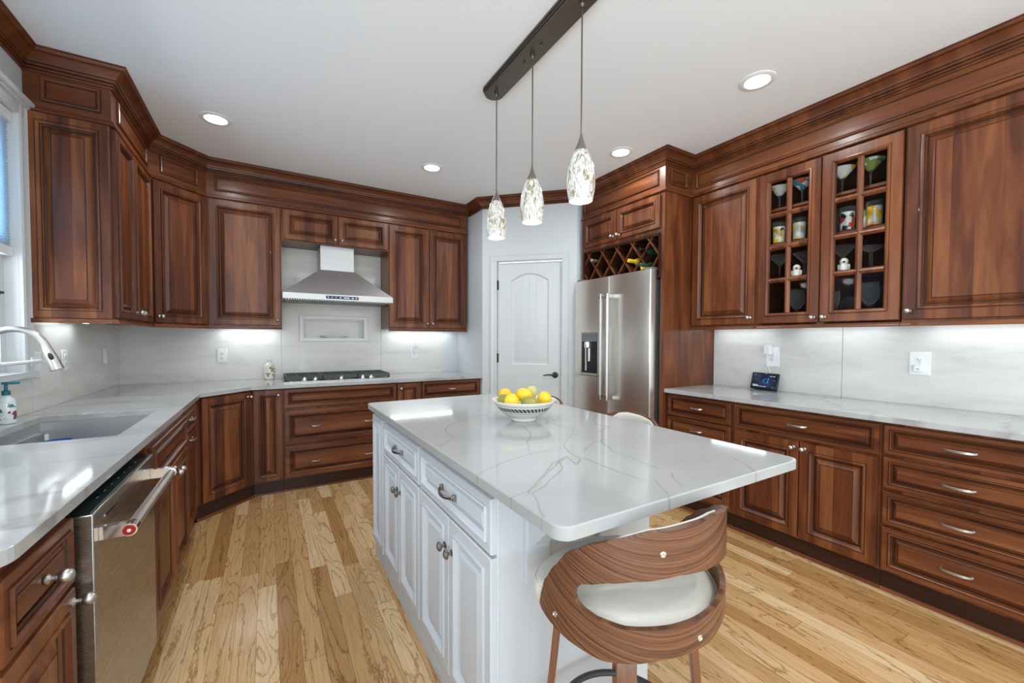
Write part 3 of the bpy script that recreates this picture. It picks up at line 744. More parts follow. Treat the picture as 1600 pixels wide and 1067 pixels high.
# glass fronted cabinet
gw = .770
g = wall_cab('glass_cabinet', 'cherry wall cabinet with two eight pane glass doors full of glassware', (XU, -2.907), R(-90), gw, body=False)
ih = 1.054
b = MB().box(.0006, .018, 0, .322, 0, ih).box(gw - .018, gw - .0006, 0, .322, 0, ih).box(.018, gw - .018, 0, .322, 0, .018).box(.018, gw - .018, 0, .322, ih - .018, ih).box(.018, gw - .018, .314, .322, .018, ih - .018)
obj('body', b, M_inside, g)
SH = [1.715, 1.955, 2.195]
for z in SH: obj('shelf', MB().box(.0185, gw - .0185, .03, .313, z - .009 - 1.4, z + .009 - 1.4), M_cherryh, g)
obj('face_frame', MB().box(.0006, .024, -.0002, .0, 0, ih).box(gw / 2 - .02, gw / 2 + .02, -.0002, .004, .0, ih), M_cherry, g)
for x, w, kx in ((.008, .372, .346), (.386, .378, .027)):
    hh = 1.030; fw = .048
    R_ = [(0, 0, 0), (0, .0165, 0), (.0025, .020, 0), (fw, .020, 0), (fw + .0016, .0184, 1), (fw + .003, .0245, 0), (fw + .010, .0262, 0), (fw + .016, .0225, 0), (fw + .022, .012, 0), (fw + .023, 0.0, 0)]
    f = obj('glass_door', MB().panel(w, hh, R_, hole=True), CHM, g, (x, -.0004, .012))
    a = fw + .022; ow, oh = w - 2 * a, hh - 2 * a
    mp_ = [(-.016, 0), (-.016, .008), (-.012, .013), (-.006, .019), (0, .021), (.006, .019), (.012, .013), (.016, .008), (.016, 0)]
    b = MB()
    b.prism([(w / 2 + p, -o) for p, o in mp_], a, hh - a, 'xy')
    for k in (1, 2, 3):
        zc = a + oh * (k / 4)
        for xa, xb in ((a - .001, w / 2 - .004), (w / 2 + .004, w - a + .001)):
            b.prism([(-o, zc + p) for p, o in mp_], xa, xb, 'yz')
    obj('muntins', b, M_cherry, f)
    obj('pane', MB().box(a - .004, w - a + .004, -.004, -.001, a - .004, hh - a + .004), M_pane, f)
    knob(f, kx, .030)

# ------------------------------------------------------------------ refrigerator cabinet with wine rack
XF = 3.712
c = thing('refrigerator_cabinet', 'tall cherry refrigerator surround with two doors over a lattice wine rack', 'cabinet', (XF, -1.400, 0), R(-90))
fwid = .972; fd = W_R - XF - .002
obj('side_panel', MB().box(.0005, .034, 0, fd, 0, 2.454), M_cherry, c)
obj('side_panel', MB().box(fwid - .034, fwid - .0005, 0, fd, 0, 2.454), M_cherry, c)
obj('body', MB().box(.0345, fwid - .0345, 0.0, fd, 2.140, 2.454), M_cherry, c)
for x, w, kx in ((.034, .428, .400), (.478, .456, .027)):
    f = front('door', c, x, 2.176, w, .262, fw=.038, s=.85); knob(f, kx, .035)
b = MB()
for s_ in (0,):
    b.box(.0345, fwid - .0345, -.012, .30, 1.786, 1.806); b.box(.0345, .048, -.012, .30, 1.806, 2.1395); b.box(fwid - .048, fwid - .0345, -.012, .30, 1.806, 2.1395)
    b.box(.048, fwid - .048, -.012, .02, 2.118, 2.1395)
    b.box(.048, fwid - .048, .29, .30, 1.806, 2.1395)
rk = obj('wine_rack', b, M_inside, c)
b = MB(); zt, zb = 2.118, 1.806; hh = zt - zb; xa, xb = .048, fwid - .048; dx = .232; stp = .182
def slat(xt, xbm, y0, y1):
    # clip the slat to the opening
    (x1_, z1_), (x2_, z2_) = (xt, zt), (xbm, zb)
    for _ in range(2):
        for lim, sg in ((xa, 1), (xb, -1)):
            if (x1_ - lim) * sg < 0: t = (lim - x1_) / (x2_ - x1_); x1_, z1_ = lim, z1_ + (z2_ - z1_) * t
            if (x2_ - lim) * sg < 0: t = (lim - x2_) / (x1_ - x2_); x2_, z2_ = lim, z2_ + (z1_ - z2_) * t
    v = Vector((x2_ - x1_, z2_ - z1_))
    if v.length < .03: return
    nrm = Vector((-v.y, v.x)).normalized() * .0048
    b.prism([(x1_ + nrm.x, z1_ + nrm.y), (x2_ + nrm.x, z2_ + nrm.y), (x2_ - nrm.x, z2_ - nrm.y), (x1_ - nrm.x, z1_ - nrm.y)], y0, y0 + .016, 'xz')
    b.prism([(x1_ + nrm.x, z1_ + nrm.y), (x2_ + nrm.x, z2_ + nrm.y), (x2_ - nrm.x, z2_ - nrm.y), (x1_ - nrm.x, z1_ - nrm.y)], y0 + .016, y1, 'xz', 1)  # deep part in darker wood: shade inside the rack put into the colour
for k in range(-2, 7):
    xs = .085 + stp * k
    if xa - dx < xs < xb: slat(xs, xs + dx, -.010, .22)
    xs2 = .125 + stp * k
    if xa < xs2 < xb + dx: slat(xs2, xs2 - dx, -.006, .22)
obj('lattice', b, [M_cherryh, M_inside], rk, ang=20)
# ------------------------------------------------------------------ bottles in the rack (lying, necks towards the room)
def bottle(name, y, z, cols, label, neck_out=.0, group='bottles in the wine rack'):
    t = thing(name, label, 'bottle', (XF + .24, y, z), 0, group)
    m_b, m_c = cols
    prof = [(.001, -.0), (.034, 0), (.036, .006), (.036, .17), (.030, .20), (.016, .225), (.0145, .24)]
    b = MB().lathe([(r, -h) for r, h in prof], n=18, ax='x')
    obj('glass_body', b, m_b, t)
    obj('capsule', MB().lathe([(.0150, -.2395), (.0152, -.285), (.0155, -.288), (.0155, -.302), (.013, -.305)], n=16, ax='x'), m_c, t)
    return t
M_green = flat('bottle_green', (.015, .05, .025), .08, coat=.5)
M_dark = flat('bottle_dark', (.012, .010, .012), .1, coat=.5)
M_foil = flat('silver_foil', (.62, .60, .55), .3, .9)
M_yel = flat('yellow_wrap', (.72, .52, .02), .4)
M_gfoil = flat('green_foil', (.05, .10, .06), .3, .3)
bottle('wine_bottle', -1.602, 2.035, (M_dark, M_foil), 'wine bottle with silver capped neck at the pantry end of the rack')
bottle('wine_bottle', -2.060, 1.958, (M_yel, M_yel), 'wine bottle in yellow wrapping in the lattice rack')
t_ = bottle('wine_bottle', -2.185, 1.905, (M_green, M_gfoil), 'green wine bottle with a yellow tag lying in the rack')
obj('paper_tag', MB().prism([(-.01, -.02), (.05, -.03), (.06, .01), (.02, .028)], -.235, -.232, 'yz'), M_yel, t_)
bottle('wine_bottle', -2.175, 2.030, (M_green, M_dark), 'dark green wine bottle lying high in the rack by the side panel')

# ------------------------------------------------------------------ refrigerator
fx = 3.632
fr = thing('refrigerator', 'stainless french door refrigerator with ice dispenser', 'refrigerator', (fx, -1.392, 0), R(-90))
fw_ = .918
M_case = flat('refrigerator_case', (.20, .21, .22), .4, .3)
obj('case', MB().box(.052, fw_ - .02, .078, .70, .05, 1.780), M_case, fr)
obj('kick_grille', MB().box(.06, fw_ - .03, .10, .12, 0, .05), M_black, fr)
def fdoor(x0, x1, z0, z1, hole=None):
    b = MB(); r_ = .012
    poly = [(x0, .075), (x0, r_), (x0 + .004, .003), (x0 + r_, 0), (x1 - r_, 0), (x1 - .004, .003), (x1, r_), (x1, .075)]
    if not hole: b.prism(poly, z0, z1)
    else:
        hx0, hx1, hz0, hz1 = hole
        b.prism(poly, z0, hz0); b.prism(poly, hz1, z1)
        b.prism([(x0, .075), (x0, r_), (x0 + .004, .003), (x0 + r_, 0), (hx0, 0), (hx0, .075)], hz0, hz1)
        b.prism([(hx1, .075), (hx1, 0), (x1 - r_, 0), (x1 - .004, .003), (x1, r_), (x1, .075)], hz0, hz1)
        b.box(hx0, hx1, .058, .075, hz0, hz1)
    return b
xm = .464
hole = (.098, .330, .955, 1.365)
fdl = obj('left_door', fdoor(.0, xm - .003, .615, 1.853, hole), M_steel, fr)
fdr = obj('right_door', fdoor(xm + .003, fw_, .615, 1.853), M_steel, fr)
obj('freezer_drawer', fdoor(0, fw_, .09, .605), M_steel, fr)
def fhandle(door, x, z0, z1):
    b = MB().tube([(x, -.062, z0), (x, -.062, z1)], .0170, 18)
    h_ = obj('handle', b, M_hood, door)
    for z in (z0 + .02, z1 - .02): obj('handle_post', MB().box(x - .011, x + .011, -.060, -.001, z - .014, z + .014).lathe([(.0178, -.02), (.0178, .02)], (x, -.062, z), 18), M_steeld, h_)
fhandle(fdl, xm - .040, .77, 1.695); fhandle(fdr, xm + .040, .77, 1.695)
dsp = obj('dispenser', MB().panel(.232, .410, [(0, 0, 0), (0, .006, 0), (.010, .006, 0), (.012, -.005, 0), (.012, -.008, 0)], hole=False), M_steeld, fdl, (.098, .006, .955))
obj('dispenser_recess', MB().box(.018, .214, -.0075, .006, .030, .325), M_black, dsp)
obj('control_strip', MB().box(.012, .220, -.0085, .0, .330, .395), M_case, dsp)
obj('water_spout', MB().lathe([(.026, .265), (.030, .27), (.030, .318)], (.095, -.012, 0), 16).lathe([(.009, .05), (.009, .265)], (.075, -.012, 0), 10).lathe([(.012, .14), (.012, .26)], (.118, -.012, 0), 10), M_chrome, dsp)
obj('drip_tray', MB().box(.014, .218, -.016, .0, .012, .028), M_steel, dsp)
obj('top_hinge', MB().box(fw_ - .09, fw_ - .01, .02, .16, 1.854, 1.872), M_case, fr); obj('top_hinge', MB().box(.01, .09, .02, .16, 1.854, 1.872), M_case, fr)

# ------------------------------------------------------------------ base cabinets
BZ1 = 0.8835
def base_cab(name, label, loc, rz, w, d=.59, rec=.022, group=None, p=True, px=0):
    root = thing(name, label, 'cabinet', (*loc, 0), rz, group)
    carcass(root, w, d, .108, BZ1)
    if p: plinth(root, w, rec, d=d)
    return root


# buffet wall (faces -x)
XB = W_R - .60
c = base_cab('base_cabinet', 'cherry three drawer base cabinet beside the refrigerator panel', (XB, -2.3735), R(-90), .536, d=.59)
for z, h in ((.712, .158), (.545, .158), (.130, .406)):
    f = front('drawer', c, .010, z, .512, h); pull(f, .256, h / 2, .085)
c = base_cab('base_cabinet', 'cherry base cabinet with one wide drawer above double doors', (XB, -2.910), R(-90), .782, d=.59)
f = front('drawer', c, .012, .708, .762, .160); pull(f, .381, .08, .096)
for x, w, kx in ((.012, .393, .366), (.411, .363, .025)):
    f = front('door', c, x, .118, w, .575); knob(f, kx, .540)
c = base_cab('base_cabinet', 'cherry base cabinet with a tall stack of four drawers', (XB, -3.6925), R(-90), .56, d=.59)
for z, h in ((.718, .150), (.546, .158), (.358, .170), (.122, .222)):
    f = front('drawer', c, .012, z, .536, h, fw=.024 if h > .2 else None, s=.7 if h > .2 else None); pull(f, .268, h / 2, .098)
c = base_cab('base_cabinet', 'cherry drawer base cabinet at the near end of the buffet run', (XB, -4.253), R(-90), .55, d=.59)
for z, h in ((.718, .150), (.546, .158), (.358, .170), (.122, .222)):
    f = front('drawer', c, .012, z, .526, h); pull(f, .268, h / 2, .098)
# hood wall (faces -y)
YB = -.600
c = base_cab('base_cabinet', 'narrow cherry pull-out base cabinet between corner door and cooktop drawers', (.941, YB), 0, .213, d=.58)
f = front('door', c, .006, .118, .200, .755, fw=.034, s=.9); knob(f, .174, .712)
c = base_cab('base_cabinet', 'wide cherry base cabinet with three deep drawers under the cooktop', (1.155, YB), 0, .950, d=.58)
for z, h, np_ in ((.712, .160, 0), (.405, .284, 2), (.120, .268, 2)):
    f = front('drawer', c, .010, z, .932, h, fw=.026 if h < .2 else .034, s=.6 if h < .2 else .72)
    if np_:
        for px in (.230, .672): pull(f, px, h / 2 - (.0 if h > .27 else .01), .08)
c = base_cab('base_cabinet', 'slim cherry door base cabinet right of the cooktop drawers', (2.106, YB), 0, .238, d=.58)
f = front('door', c, .004, .118, .222, .752, fw=.034, s=.9); knob(f, .028, .705)
c = base_cab('base_cabinet', 'cherry drawer base cabinet against the pantry wall', (2.345, YB), 0, .648, d=.58)
for z, h in ((.712, .160), (.405, .284), (.120, .268)):
    f = front('drawer', c, .008, z, .622, h); pull(f, .31, h / 2, .08)
# angled corner base
c = thing('corner_base_cabinet', 'cherry corner base cabinet with one tall angled door', 'cabinet', (.612, -.929, 0), R(45))
wd = .4625
obj('body', MB().prism([(0, 0), (wd, 0), (wd + .40, .40), (wd / 2, wd / 2 + .62), (-.40, .40)], .108, BZ1), M_cherry, c)
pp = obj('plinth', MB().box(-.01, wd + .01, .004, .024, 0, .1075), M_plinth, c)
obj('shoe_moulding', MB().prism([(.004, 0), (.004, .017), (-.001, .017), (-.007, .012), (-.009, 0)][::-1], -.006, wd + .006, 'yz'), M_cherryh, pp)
f = front('door', c, .030, .118, wd - .06, .752); knob(f, wd - .06 - .026, .715)
# sink wall (faces +x)
c = base_cab('base_cabinet', 'narrow cherry base cabinet with a small drawer over a door beside the corner', (.612, -1.5595), R(90), .630, d=.60, rec=.03)
f = front('drawer', c, .070, .712, .420, .160); pull(f, .21, .08, .085)
f = front('door', c, .070, .118, .420, .580); pull(f, .21, .545, .085)
c = base_cab('sink_cabinet', 'cherry sink base cabinet with false drawer front above double doors', (.634, -2.400), R(90), .840, d=.045, rec=.05)
obj('false_front', MB().panel(.790, .160, rings(.020, .55)), CHH, c, (.020, -.0004, .702))
for x, w, kx in ((.020, .391, .362), (.419, .391, .029)):
    f = front('door', c, x, .118, w, .570); knob(f, kx, .535)
c = base_cab('base_cabinet', 'cherry base cabinet with a small drawer over a door before the dishwasher', (.618, -3.436), R(90), .349, d=.60)
f = front('drawer', c, .016, .700, .316, .158); knob(f, .165, .079)
f = front('door', c, .016, .118, .316, .567, fw=.040); knob(f, .292, .540)

# dishwasher
dwn = thing('dishwasher', 'stainless dishwasher with thick bar handle under the sink worktop', 'dishwasher', (.667, -3.083, 0), R(90))
dww = .636
obj('tub', MB().box(.006, dww - .006, .060, .62, .10, .872), M_black, dwn)
dd = obj('door', MB().box(.0, dww, 0, .058, .112, .850), M_steeld, dwn, bev=.003)
obj('control_panel', MB().box(.003, dww - .003, .006, .056, .8505, .8560), flat('gloss_black', (.006, .012, .014), .08, coat=.6), dd)
obj('kick_plate', MB().box(.006, dww - .006, .06, .08, .0, .10), M_black, dwn)
M_cmark = flat('control_mark', (.25, .3, .32), .5)
for k in range(7): obj('control_mark', MB().box(.12 + k * .062, .134 + k * .062, .024, .026, .8561, .8564), M_cmark, dd)
hb = obj('handle', MB().tube([(.045, -.062, .785), (dww - .045, -.062, .785)], .0145, 18), M_steel, dd)
for x in (.045, dww - .045):
    obj('handle_post', MB().box(x - .010, x + .010, -.062, -.0005, .768, .802).lathe([(.0165, -.018), (.0165, .018)], (x, -.062, .785), 18, 'x'), M_chrome, hb)
ed = obj('end_medallion', MB().lathe([(.0138, 0), (.0138, -.003)], (.027, -.062, .785), 20, 'x'), M_red, hb)
obj('medallion_ring', MB().lathe([(.0045, -.0031), (.0045, -.0042)], (.027, -.062, .785), 14, 'x'), M_chrome, ed)
obj('badge', MB().box(.085, .185, -.0012, -.0004, .812, .819), M_chrome, dd)

# ------------------------------------------------------------------ worktops
def slab(name, outer, holes, z0, z1, m):
    bm = bmesh.new(); es = []
    for lp_ in [outer] + holes:
        vs = [bm.verts.new((x, y, z1)) for x, y in lp_]
        es += [bm.edges.new((vs[i], vs[(i + 1) % len(vs)])) for i in range(len(vs))]
    r = bmesh.ops.triangle_fill(bm, use_beauty=True, edges=es)
    fs = [f for f in r['geom'] if isinstance(f, bmesh.types.BMFace)]
    ex_ = bmesh.ops.extrude_face_region(bm, geom=fs)
    for v in [g_ for g_ in ex_['geom'] if isinstance(g_, bmesh.types.BMVert)]: v.co.z = z0
    bmesh.ops.recalc_face_normals(bm, faces=bm.faces)
    me = bpy.data.meshes.new(name); bm.to_mesh(me); bm.free(); me.materials.append(m)
    o = bpy.data.objects.new(name, me); C.objects.link(o)
    bv = o.modifiers.new('edge', 'BEVEL'); bv.width = .0025; bv.segments = 2; bv.limit_method = 'ANGLE'; bv.angle_limit = R(50)
    return o


def arc(cx, cy, r, a0, a1, n=7): return [(cx + r * math.cos(R(a0 + (a1 - a0) * i / n)), cy + r * math.sin(R(a0 + (a1 - a0) * i / n))) for i in range(n + 1)]


CZ0 = CT - .030
outer = [(.009, -3.44)] + arc(.646 - .06, -3.44 + .06, .06, -90, 0) + [(.646, -.969), (.934, -.658), (2.9945, -.658), (2.9945, -.0085), (.009, -.0085)]
SX0, SX1, SY0, SY1 = .096, .540, -2.336, -1.630
o = slab('worktop', outer, [[(SX0, SY0), (SX1, SY0), (SX1, SY1), (SX0, SY1)]], CZ0, CT, M_quartz)
tag(o, 'white quartz worktop wrapping the sink and cooktop corner', 'worktop')
o = slab('worktop', [(W_R - .650, -2.3745), (W_R - .009, -2.3745), (W_R - .009, -4.81), (W_R - .650, -4.81)], [], CZ0, CT, M_quartz)
tag(o, 'long white quartz worktop on the buffet wall', 'worktop')

# sink
sk = thing('sink', 'stainless undermount workstation sink basin set in the worktop', 'sink', ((SX0 + SX1) / 2, (SY0 + SY1) / 2, .66))
a, e = (SX1 - SX0) / 2 + .004, (SY1 - SY0) / 2 + .004; hgt = CZ0 - .0006 - .66; t = .0035
a0_ = a + .010
b = MB().box(-a0_, a0_, -e - .01, e + .01, -.004, 0).box(-a0_, -a, -e - .01, e + .01, 0, hgt).box(a, a0_, -e - .01, e + .01, 0, hgt).box(-a, a, -e - .01, -e, 0, hgt).box(-a, a, e, e + .01, 0, hgt)
obj('basin', b, M_sink, sk)
obj('ledge', MB().box(-a, -a + .016, -e, e - .03, hgt - .055, hgt - .047), M_sink, sk); obj('ledge', MB().box(a - .016, a, -e, e, hgt - .055, hgt - .047), M_sink, sk)
obj('drain', MB().lathe([(.055, .0004), (.055, .003), (.045, .004), (.040, .001)], (-.02, 0, 0), 24), M_chrome, sk)
obj('corner_bracket', MB().box(-a + .020, -a + .030, e - .012, e, .03, hgt - .058), M_plate, sk)
bt = thing('tub', 'small blue plastic tub standing in the sink', 'tub', (.205, -1.800, .6605))
obj('body', MB().lathe([(.040, 0), (.044, .004), (.053, .150), (.056, .152), (.056, .158), (.051, .158), (.042, .008), (.001, .006)], n=28), M_blue, bt)

# faucet: gooseneck arching over the sink towards the room
fa = thing('faucet', 'brushed nickel pull-down gooseneck faucet over the sink', 'faucet', (.052, -1.985, CT))
obj('base', MB().lathe([(.028, 0.0005), (.028, .006), (.024, .010), (.0225, .06), (.020, .085)], n=24), M_nickel, fa)
pts = [(0, 0, .08), (0, 0, .30)] + [(.094 - .094 * math.cos(R(a_)), 0, .325 + .095 * math.sin(R(a_))) for a_ in list(range(0, 161, 10)) + [165]]
obj('spout', MB().tube(pts, .0125, 16), M_nickel, fa)
p_end = Vector(pts[-1]); dr = (Vector(pts[-1]) - Vector(pts[-2])).normalized()
hp = [p_end + dr * s_ for s_ in (0, .010, .06, .107, .110)]
sh = obj('spray_head', MB().tube([tuple(v) for v in hp], [.0135, .0145, .020, .0235, .021], 20), M_nickel, fa)
pb = p_end + dr * .050
q_ = MB().sphere((0, 0, 0), 1, 14, sc=(.0080, .0045, .018))
obj('spray_button', q_, M_black, sh, tuple(pb + Vector((.0045, -.0175, .001))), rot=(0, math.atan2(dr.x, dr.z), R(14)))
obj('side_lever', MB().tube([(0, -.022, .055), (0, -.045, .058), (.01, -.10, .075)], [.010, .008, .0055], 10), M_nickel, fa)

# soap bottle behind the sink
so = thing('soap_bottle', 'clear soap pump bottle with teal top behind the sink', 'bottle', (.050, -1.800, CT + .0005))
M_soap = flat('soap_clear', (.62, .70, .70), .1, coat=.5)
obj('body', MB().lathe([(.026, 0), (.030, .004), (.030, .098), (.026, .112), (.014, .122), (.012, .128)], n=22, sy=.8), M_soap, so)
obj('label', MB().lathe([(.0303, .02), (.0306, .021), (.0306, .092), (.0303, .093)], n=22, sy=.8), painted('soap_label', [(.03, .16, .17), (.6, .68, .66), (.25, .04, .06)], 60, (.7, .76, .74)), so)
obj('pump', MB().lathe([(.0135, .128), (.0135, .146), (.006, .150), (.0055, .176)], n=16).box(-.010, .040, -.009, .009, .176, .186), M_teal, so)
# white bar across the window reveal
rb = thing('towel_bar', 'slim white bar running across the sink window', 'towel bar', (0.0, -2.03, 1.180))
obj('bar', MB().tube([(.058, .11, 0), (.058, .535, 0)], .0095, 12), M_plate, rb)
for y_ in (.13, .51): obj('bracket', MB().box(.0385, .058, y_ - .008, y_ + .008, -.008, .008).box(.0385, .0405, y_ - .018, y_ + .018, -.02, .02), M_plate, rb)

# ------------------------------------------------------------------ cooktop, hood
ck = thing('cooktop', 'stainless five burner gas cooktop with black grates', 'cooktop', (1.626, -.300, CT + .0005))
obj('tray', MB().box(-.462, .462, -.252, .252, 0, .010).box(-.445, .445, -.235, .235, .010, .012), M_steeld, ck, bev=.002)
def grate(x0, x1):
    b = MB(); zt_ = .052; bw_ = .006
    y0, y1 = -.165, .235
    for x in (x0 + .008, x1 - .008): b.box(x - .008, x + .008, y0, y1, zt_ - .020, zt_)
    for y in (y0 + .008, y1 - .008): b.box(x0, x1, y - .008, y + .008, zt_ - .020, zt_)
    n_ = 4 if x1 - x0 > .3 else 3
    for k in range(1, n_): b.box(x0 + (x1 - x0) * k / n_ - bw_, x0 + (x1 - x0) * k / n_ + bw_, y0, y1, zt_ - .016, zt_)
    for k in range(1, 4): b.box(x0, x1, y0 + (y1 - y0) * k / 4 - bw_, y0 + (y1 - y0) * k / 4 + bw_, zt_ - .016, zt_)
    for x in (x0 + .008, x1 - .008):
        for y in (y0 + .008, y1 - .008): b.box(x - .009, x + .009, y - .009, y + .009, .0122, zt_ - .01)
    # sloped front skirt
    b.prism([(y0, zt_), (y0 - .022, zt_ - .026), (y0 - .022, zt_ - .032), (y0, zt_ - .02)], x0 + .002, x1 - .002, 'yz')
    return obj('grate', b, M_iron, ck, bev=.002)
for x0, x1 in ((-.448, -.152), (-.148, .148), (.152, .448)): grate(x0, x1)
for x, y, r_ in ((-.30, .14, .04), (-.30, -.07, .035), (0, .04, .055), (.30, .14, .035), (.30, -.07, .04)):
    bb = obj('burner', MB().lathe([(r_ * 1.25, .0122), (r_ * 1.25, .018), (r_, .020), (r_, .026)], (x, y, 0), 24), M_steel, ck)
    obj('burner_cap', MB().lathe([(r_ * .95, .0262), (r_ * .97, .030), (r_ * .8, .033)], (x, y, 0), 24), M_iron, bb)
for x in (-.300, -.215, .0, .188, .262):
    kb = obj('control_knob', MB().lathe([(.0215, .0125), (.0215, .016), (.0185, .019), (.0165, .038), (.015, .040)], (x, -.206, 0), 20), M_chrome, ck)
    obj('grip', MB().box(x - .0035, x + .0035, -.224, -.188, .0402, .046), M_chrome, kb, bev=.001)

hd = thing('range_hood', 'stainless pyramid range hood with chimney', 'range hood', (1.6315, -.0085, 1.642))
hw = .468
b = MB()
def ringv(x0, x1, y0, y1, z): return [(x0, y0, z), (x1, y0, z), (x1, y1, z), (x0, y1, z)]
v = ringv(-hw, hw, -.500, -.001, .0) + ringv(-hw, hw, -.500, -.001, .052) + ringv(-.155, .155, -.285, -.001, .300)
b.add(v, [(0, 1, 5, 4), (1, 2, 6, 5), (2, 3, 7, 6), (3, 0, 4, 7), (4, 5, 9, 8), (5, 6, 10, 9), (6, 7, 11, 10), (7, 4, 8, 11), (8, 9, 10, 11), (3, 2, 1, 0)])
obj('canopy', b, M_hood, hd, ang=20, bev=.002)
obj('chimney', MB().box(-.149, .149, -.278, -.001, .3005, .529), M_hood, hd, bev=.002)
cpn = obj('control_panel', MB().box(-.128, .150, -.5025, -.4995, .014, .040), M_black, hd)
b = MB()
for k, w_ in ((0, .012), (1, .006), (2, .006), (3, .014), (4, .05), (6, .018), (7, .012)): b.box(-.115 + k * .034, -.115 + k * .034 + w_, -.5032, -.5024, .023, .031)
obj('display_lettering', b, flat('display_mark', (.5, .6, .7), .4, emit=(.3, .45, .8), es=.4), cpn)
b = MB()
for k in range(46): b.box(-.445 + k * .0195, -.445 + k * .0195 + .010, -.482, -.05, -.0065, -.0008)
obj('baffle_filter', b, M_hood, hd)
obj('filter_tray', MB().box(-.452, .452, -.488, -.04, -.0008, -.0002), M_black, hd)
# ------------------------------------------------------------------ island
ix, iy, il, idp = 1.605, -2.000, 1.508, .625
isl = thing('kitchen_island', 'white raised panel island base with drawers and doors on one side', 'kitchen island', (ix, iy, 0), R(-90))
obj('body', MB().box(0, il, .0, idp, .0, CZ0 - .0006), M_white, isl, bev=.002)
obj('plinth', MB().box(0, il, -.006, -.0002, 0, .095), M_white, isl)
obj('end_stile', MB().panel(.235, .745, rings(.034, .9), x0=0, z0=.105), WHM, isl, (.0, -.0004, 0))
def ifront(kind, x, z, w, h, fw, s): return obj(kind, MB().panel(w, h, rings(fw, s)), WHM, isl, (x, -.0004, z))
for x, w in ((.280, .582), (.886, .620)):
    f = ifront('drawer', x, .688, w, .160, .024, .62); bowpull(f, w / 2, .080)
    hw_ = w / 2 - .005
    f = ifront('door', x, .115, hw_, .562, .036, .9); knob(f, hw_ - .026, .455, M_pewter, RND)
    f = ifront('door', x + w / 2 + .005, .115, hw_, .562, .036, .9); knob(f, .026, .455, M_pewter, RND)
obj('end_panel', MB().box(il, il + .004, .006, idp, .0, CZ0 - .0006), M_white, isl)
for yl in (.085, .370):
    b = MB().box(il + .0042, il + .022, yl, yl + .085, .585, CZ0 - .0006)
    x_ = il + .022
    b.prism([(x_, .700), (x_ + .012, .700), (x_ + .175, .858), (x_ + .175, CZ0 - .0006), (x_, CZ0 - .0006)], yl + .012, yl + .073, 'xz')
    obj('corbel', b, M_white, isl, bev=.002)
obj('apron', MB().box(il + .0225, il + .040, .172, .368, .80, CZ0 - .0006), M_white, isl)

# island top with its own veins (positions on the slab in metres)
tx0, tx1, ty0, ty1 = 1.558, 2.5345, -3.861, -1.975
VP = [[(695, 670), (695.5, 673.5), (703, 679), (709.5, 684), (700, 690), (686, 697)], [(695, 670), (706, 662), (720, 657), (745, 650), (768, 647)], [(700, 640), (716, 634)],
      [(739, 745), (757, 737), (779, 725), (809, 715), (845, 705), (866, 703)], [(799, 777), (827, 768), (840, 757), (858, 736), (875, 720), (886, 714)], [(825, 773), (840, 752), (853, 738), (862, 725), (886, 712)],
      [(875, 718), (877, 731), (866, 747), (832, 771)], [(831, 771), (840, 788), (849, 808)], [(799, 777), (796, 790), (793, 800)], [(882, 698), (886, 705), (906, 715), (923, 720), (967, 738), (1011, 752)],
      [(882, 698), (882, 690), (893, 679), (915, 674), (936, 675), (943, 670), (952, 667), (932, 663), (927, 657), (932, 649)], [(941, 672), (940, 690), (954, 703), (998, 720), (1033, 733)],
      [(941, 687), (923, 694), (912, 705)], [(816, 666), (829, 677), (825, 694), (826, 705)], [(840, 666), (866, 657), (872, 650)], [(1024, 751), (1037, 764), (1046, 775), (1042, 786)],
      [(1147, 716), (1168, 727), (1186, 740)], [(1050, 740), (1064, 758)], [(745, 650), (790, 640)], [(846, 652), (858, 661), (905, 672)], [(886, 714), (900, 726), (906, 715)]]
# the same polylines expressed on the slab: back to plan coordinates of the worktop plane
def plan(u, v):
    q = _F + _R * ((u - 800) / 637.78) - _U * ((v - 546.29) / 637.78); k = (CT - 1.2997) / q.z
    return (1.0531 + q.x * k, -4.509 + q.y * k)
segs = []
for ln in VP:
    pts_ = [plan(*p) for p in ln]
    for a_, b_ in zip(pts_, pts_[1:]): segs.append((*a_, *b_))
segs = np.array(segs)
gx = np.linspace(tx0 + .003, tx1 - .003, 246); gy = np.linspace(ty0 + .003, ty1 - .003, 472)
GX, GY = np.meshgrid(gx, gy)
def snap(X_, Y_, r, ins):
    X_, Y_ = X_.copy(), Y_.copy()
    for cx, sx in ((tx0 + ins, 1), (tx1 - ins, -1)):
        for cy, sy in ((ty0 + ins, 1), (ty1 - ins, -1)):
            ccx, ccy = cx + sx * r, cy + sy * r
            m = ((X_ - ccx) * sx < 0) & ((Y_ - ccy) * sy < 0)
            dx_, dy_ = X_ - ccx, Y_ - ccy; d_ = np.maximum(np.abs(dx_), np.abs(dy_)); h_ = np.hypot(dx_, dy_) + 1e-9
            X_ = np.where(m, ccx + dx_ * d_ / h_, X_); Y_ = np.where(m, ccy + dy_ * d_ / h_, Y_)
    return X_, Y_
rng = np.random.default_rng(3)
def wob(A, B_):
    o = 0
    for k in range(6):
        fx_, fy_ = rng.uniform(-70, 70, 2); o = o + np.sin(A * fx_ + B_ * fy_ + rng.uniform(0, 6)) / 6
    return o
WX = GX + .007 * wob(GX, GY); WY = GY + .007 * wob(GX, GY)
best = np.full(GX.shape, 9.0)
for ax_, ay_, bx_, by_ in segs:
    dx_, dy_ = bx_ - ax_, by_ - ay_; t_ = np.clip(((WX - ax_) * dx_ + (WY - ay_) * dy_) / (dx_ * dx_ + dy_ * dy_ + 1e-12), 0, 1)
    best = np.minimum(best, np.hypot(WX - ax_ - t_ * dx_, WY - ay_ - t_ * dy_))
wv = .0027 * (1 + .6 * wob(GX * .3, GY * .3))
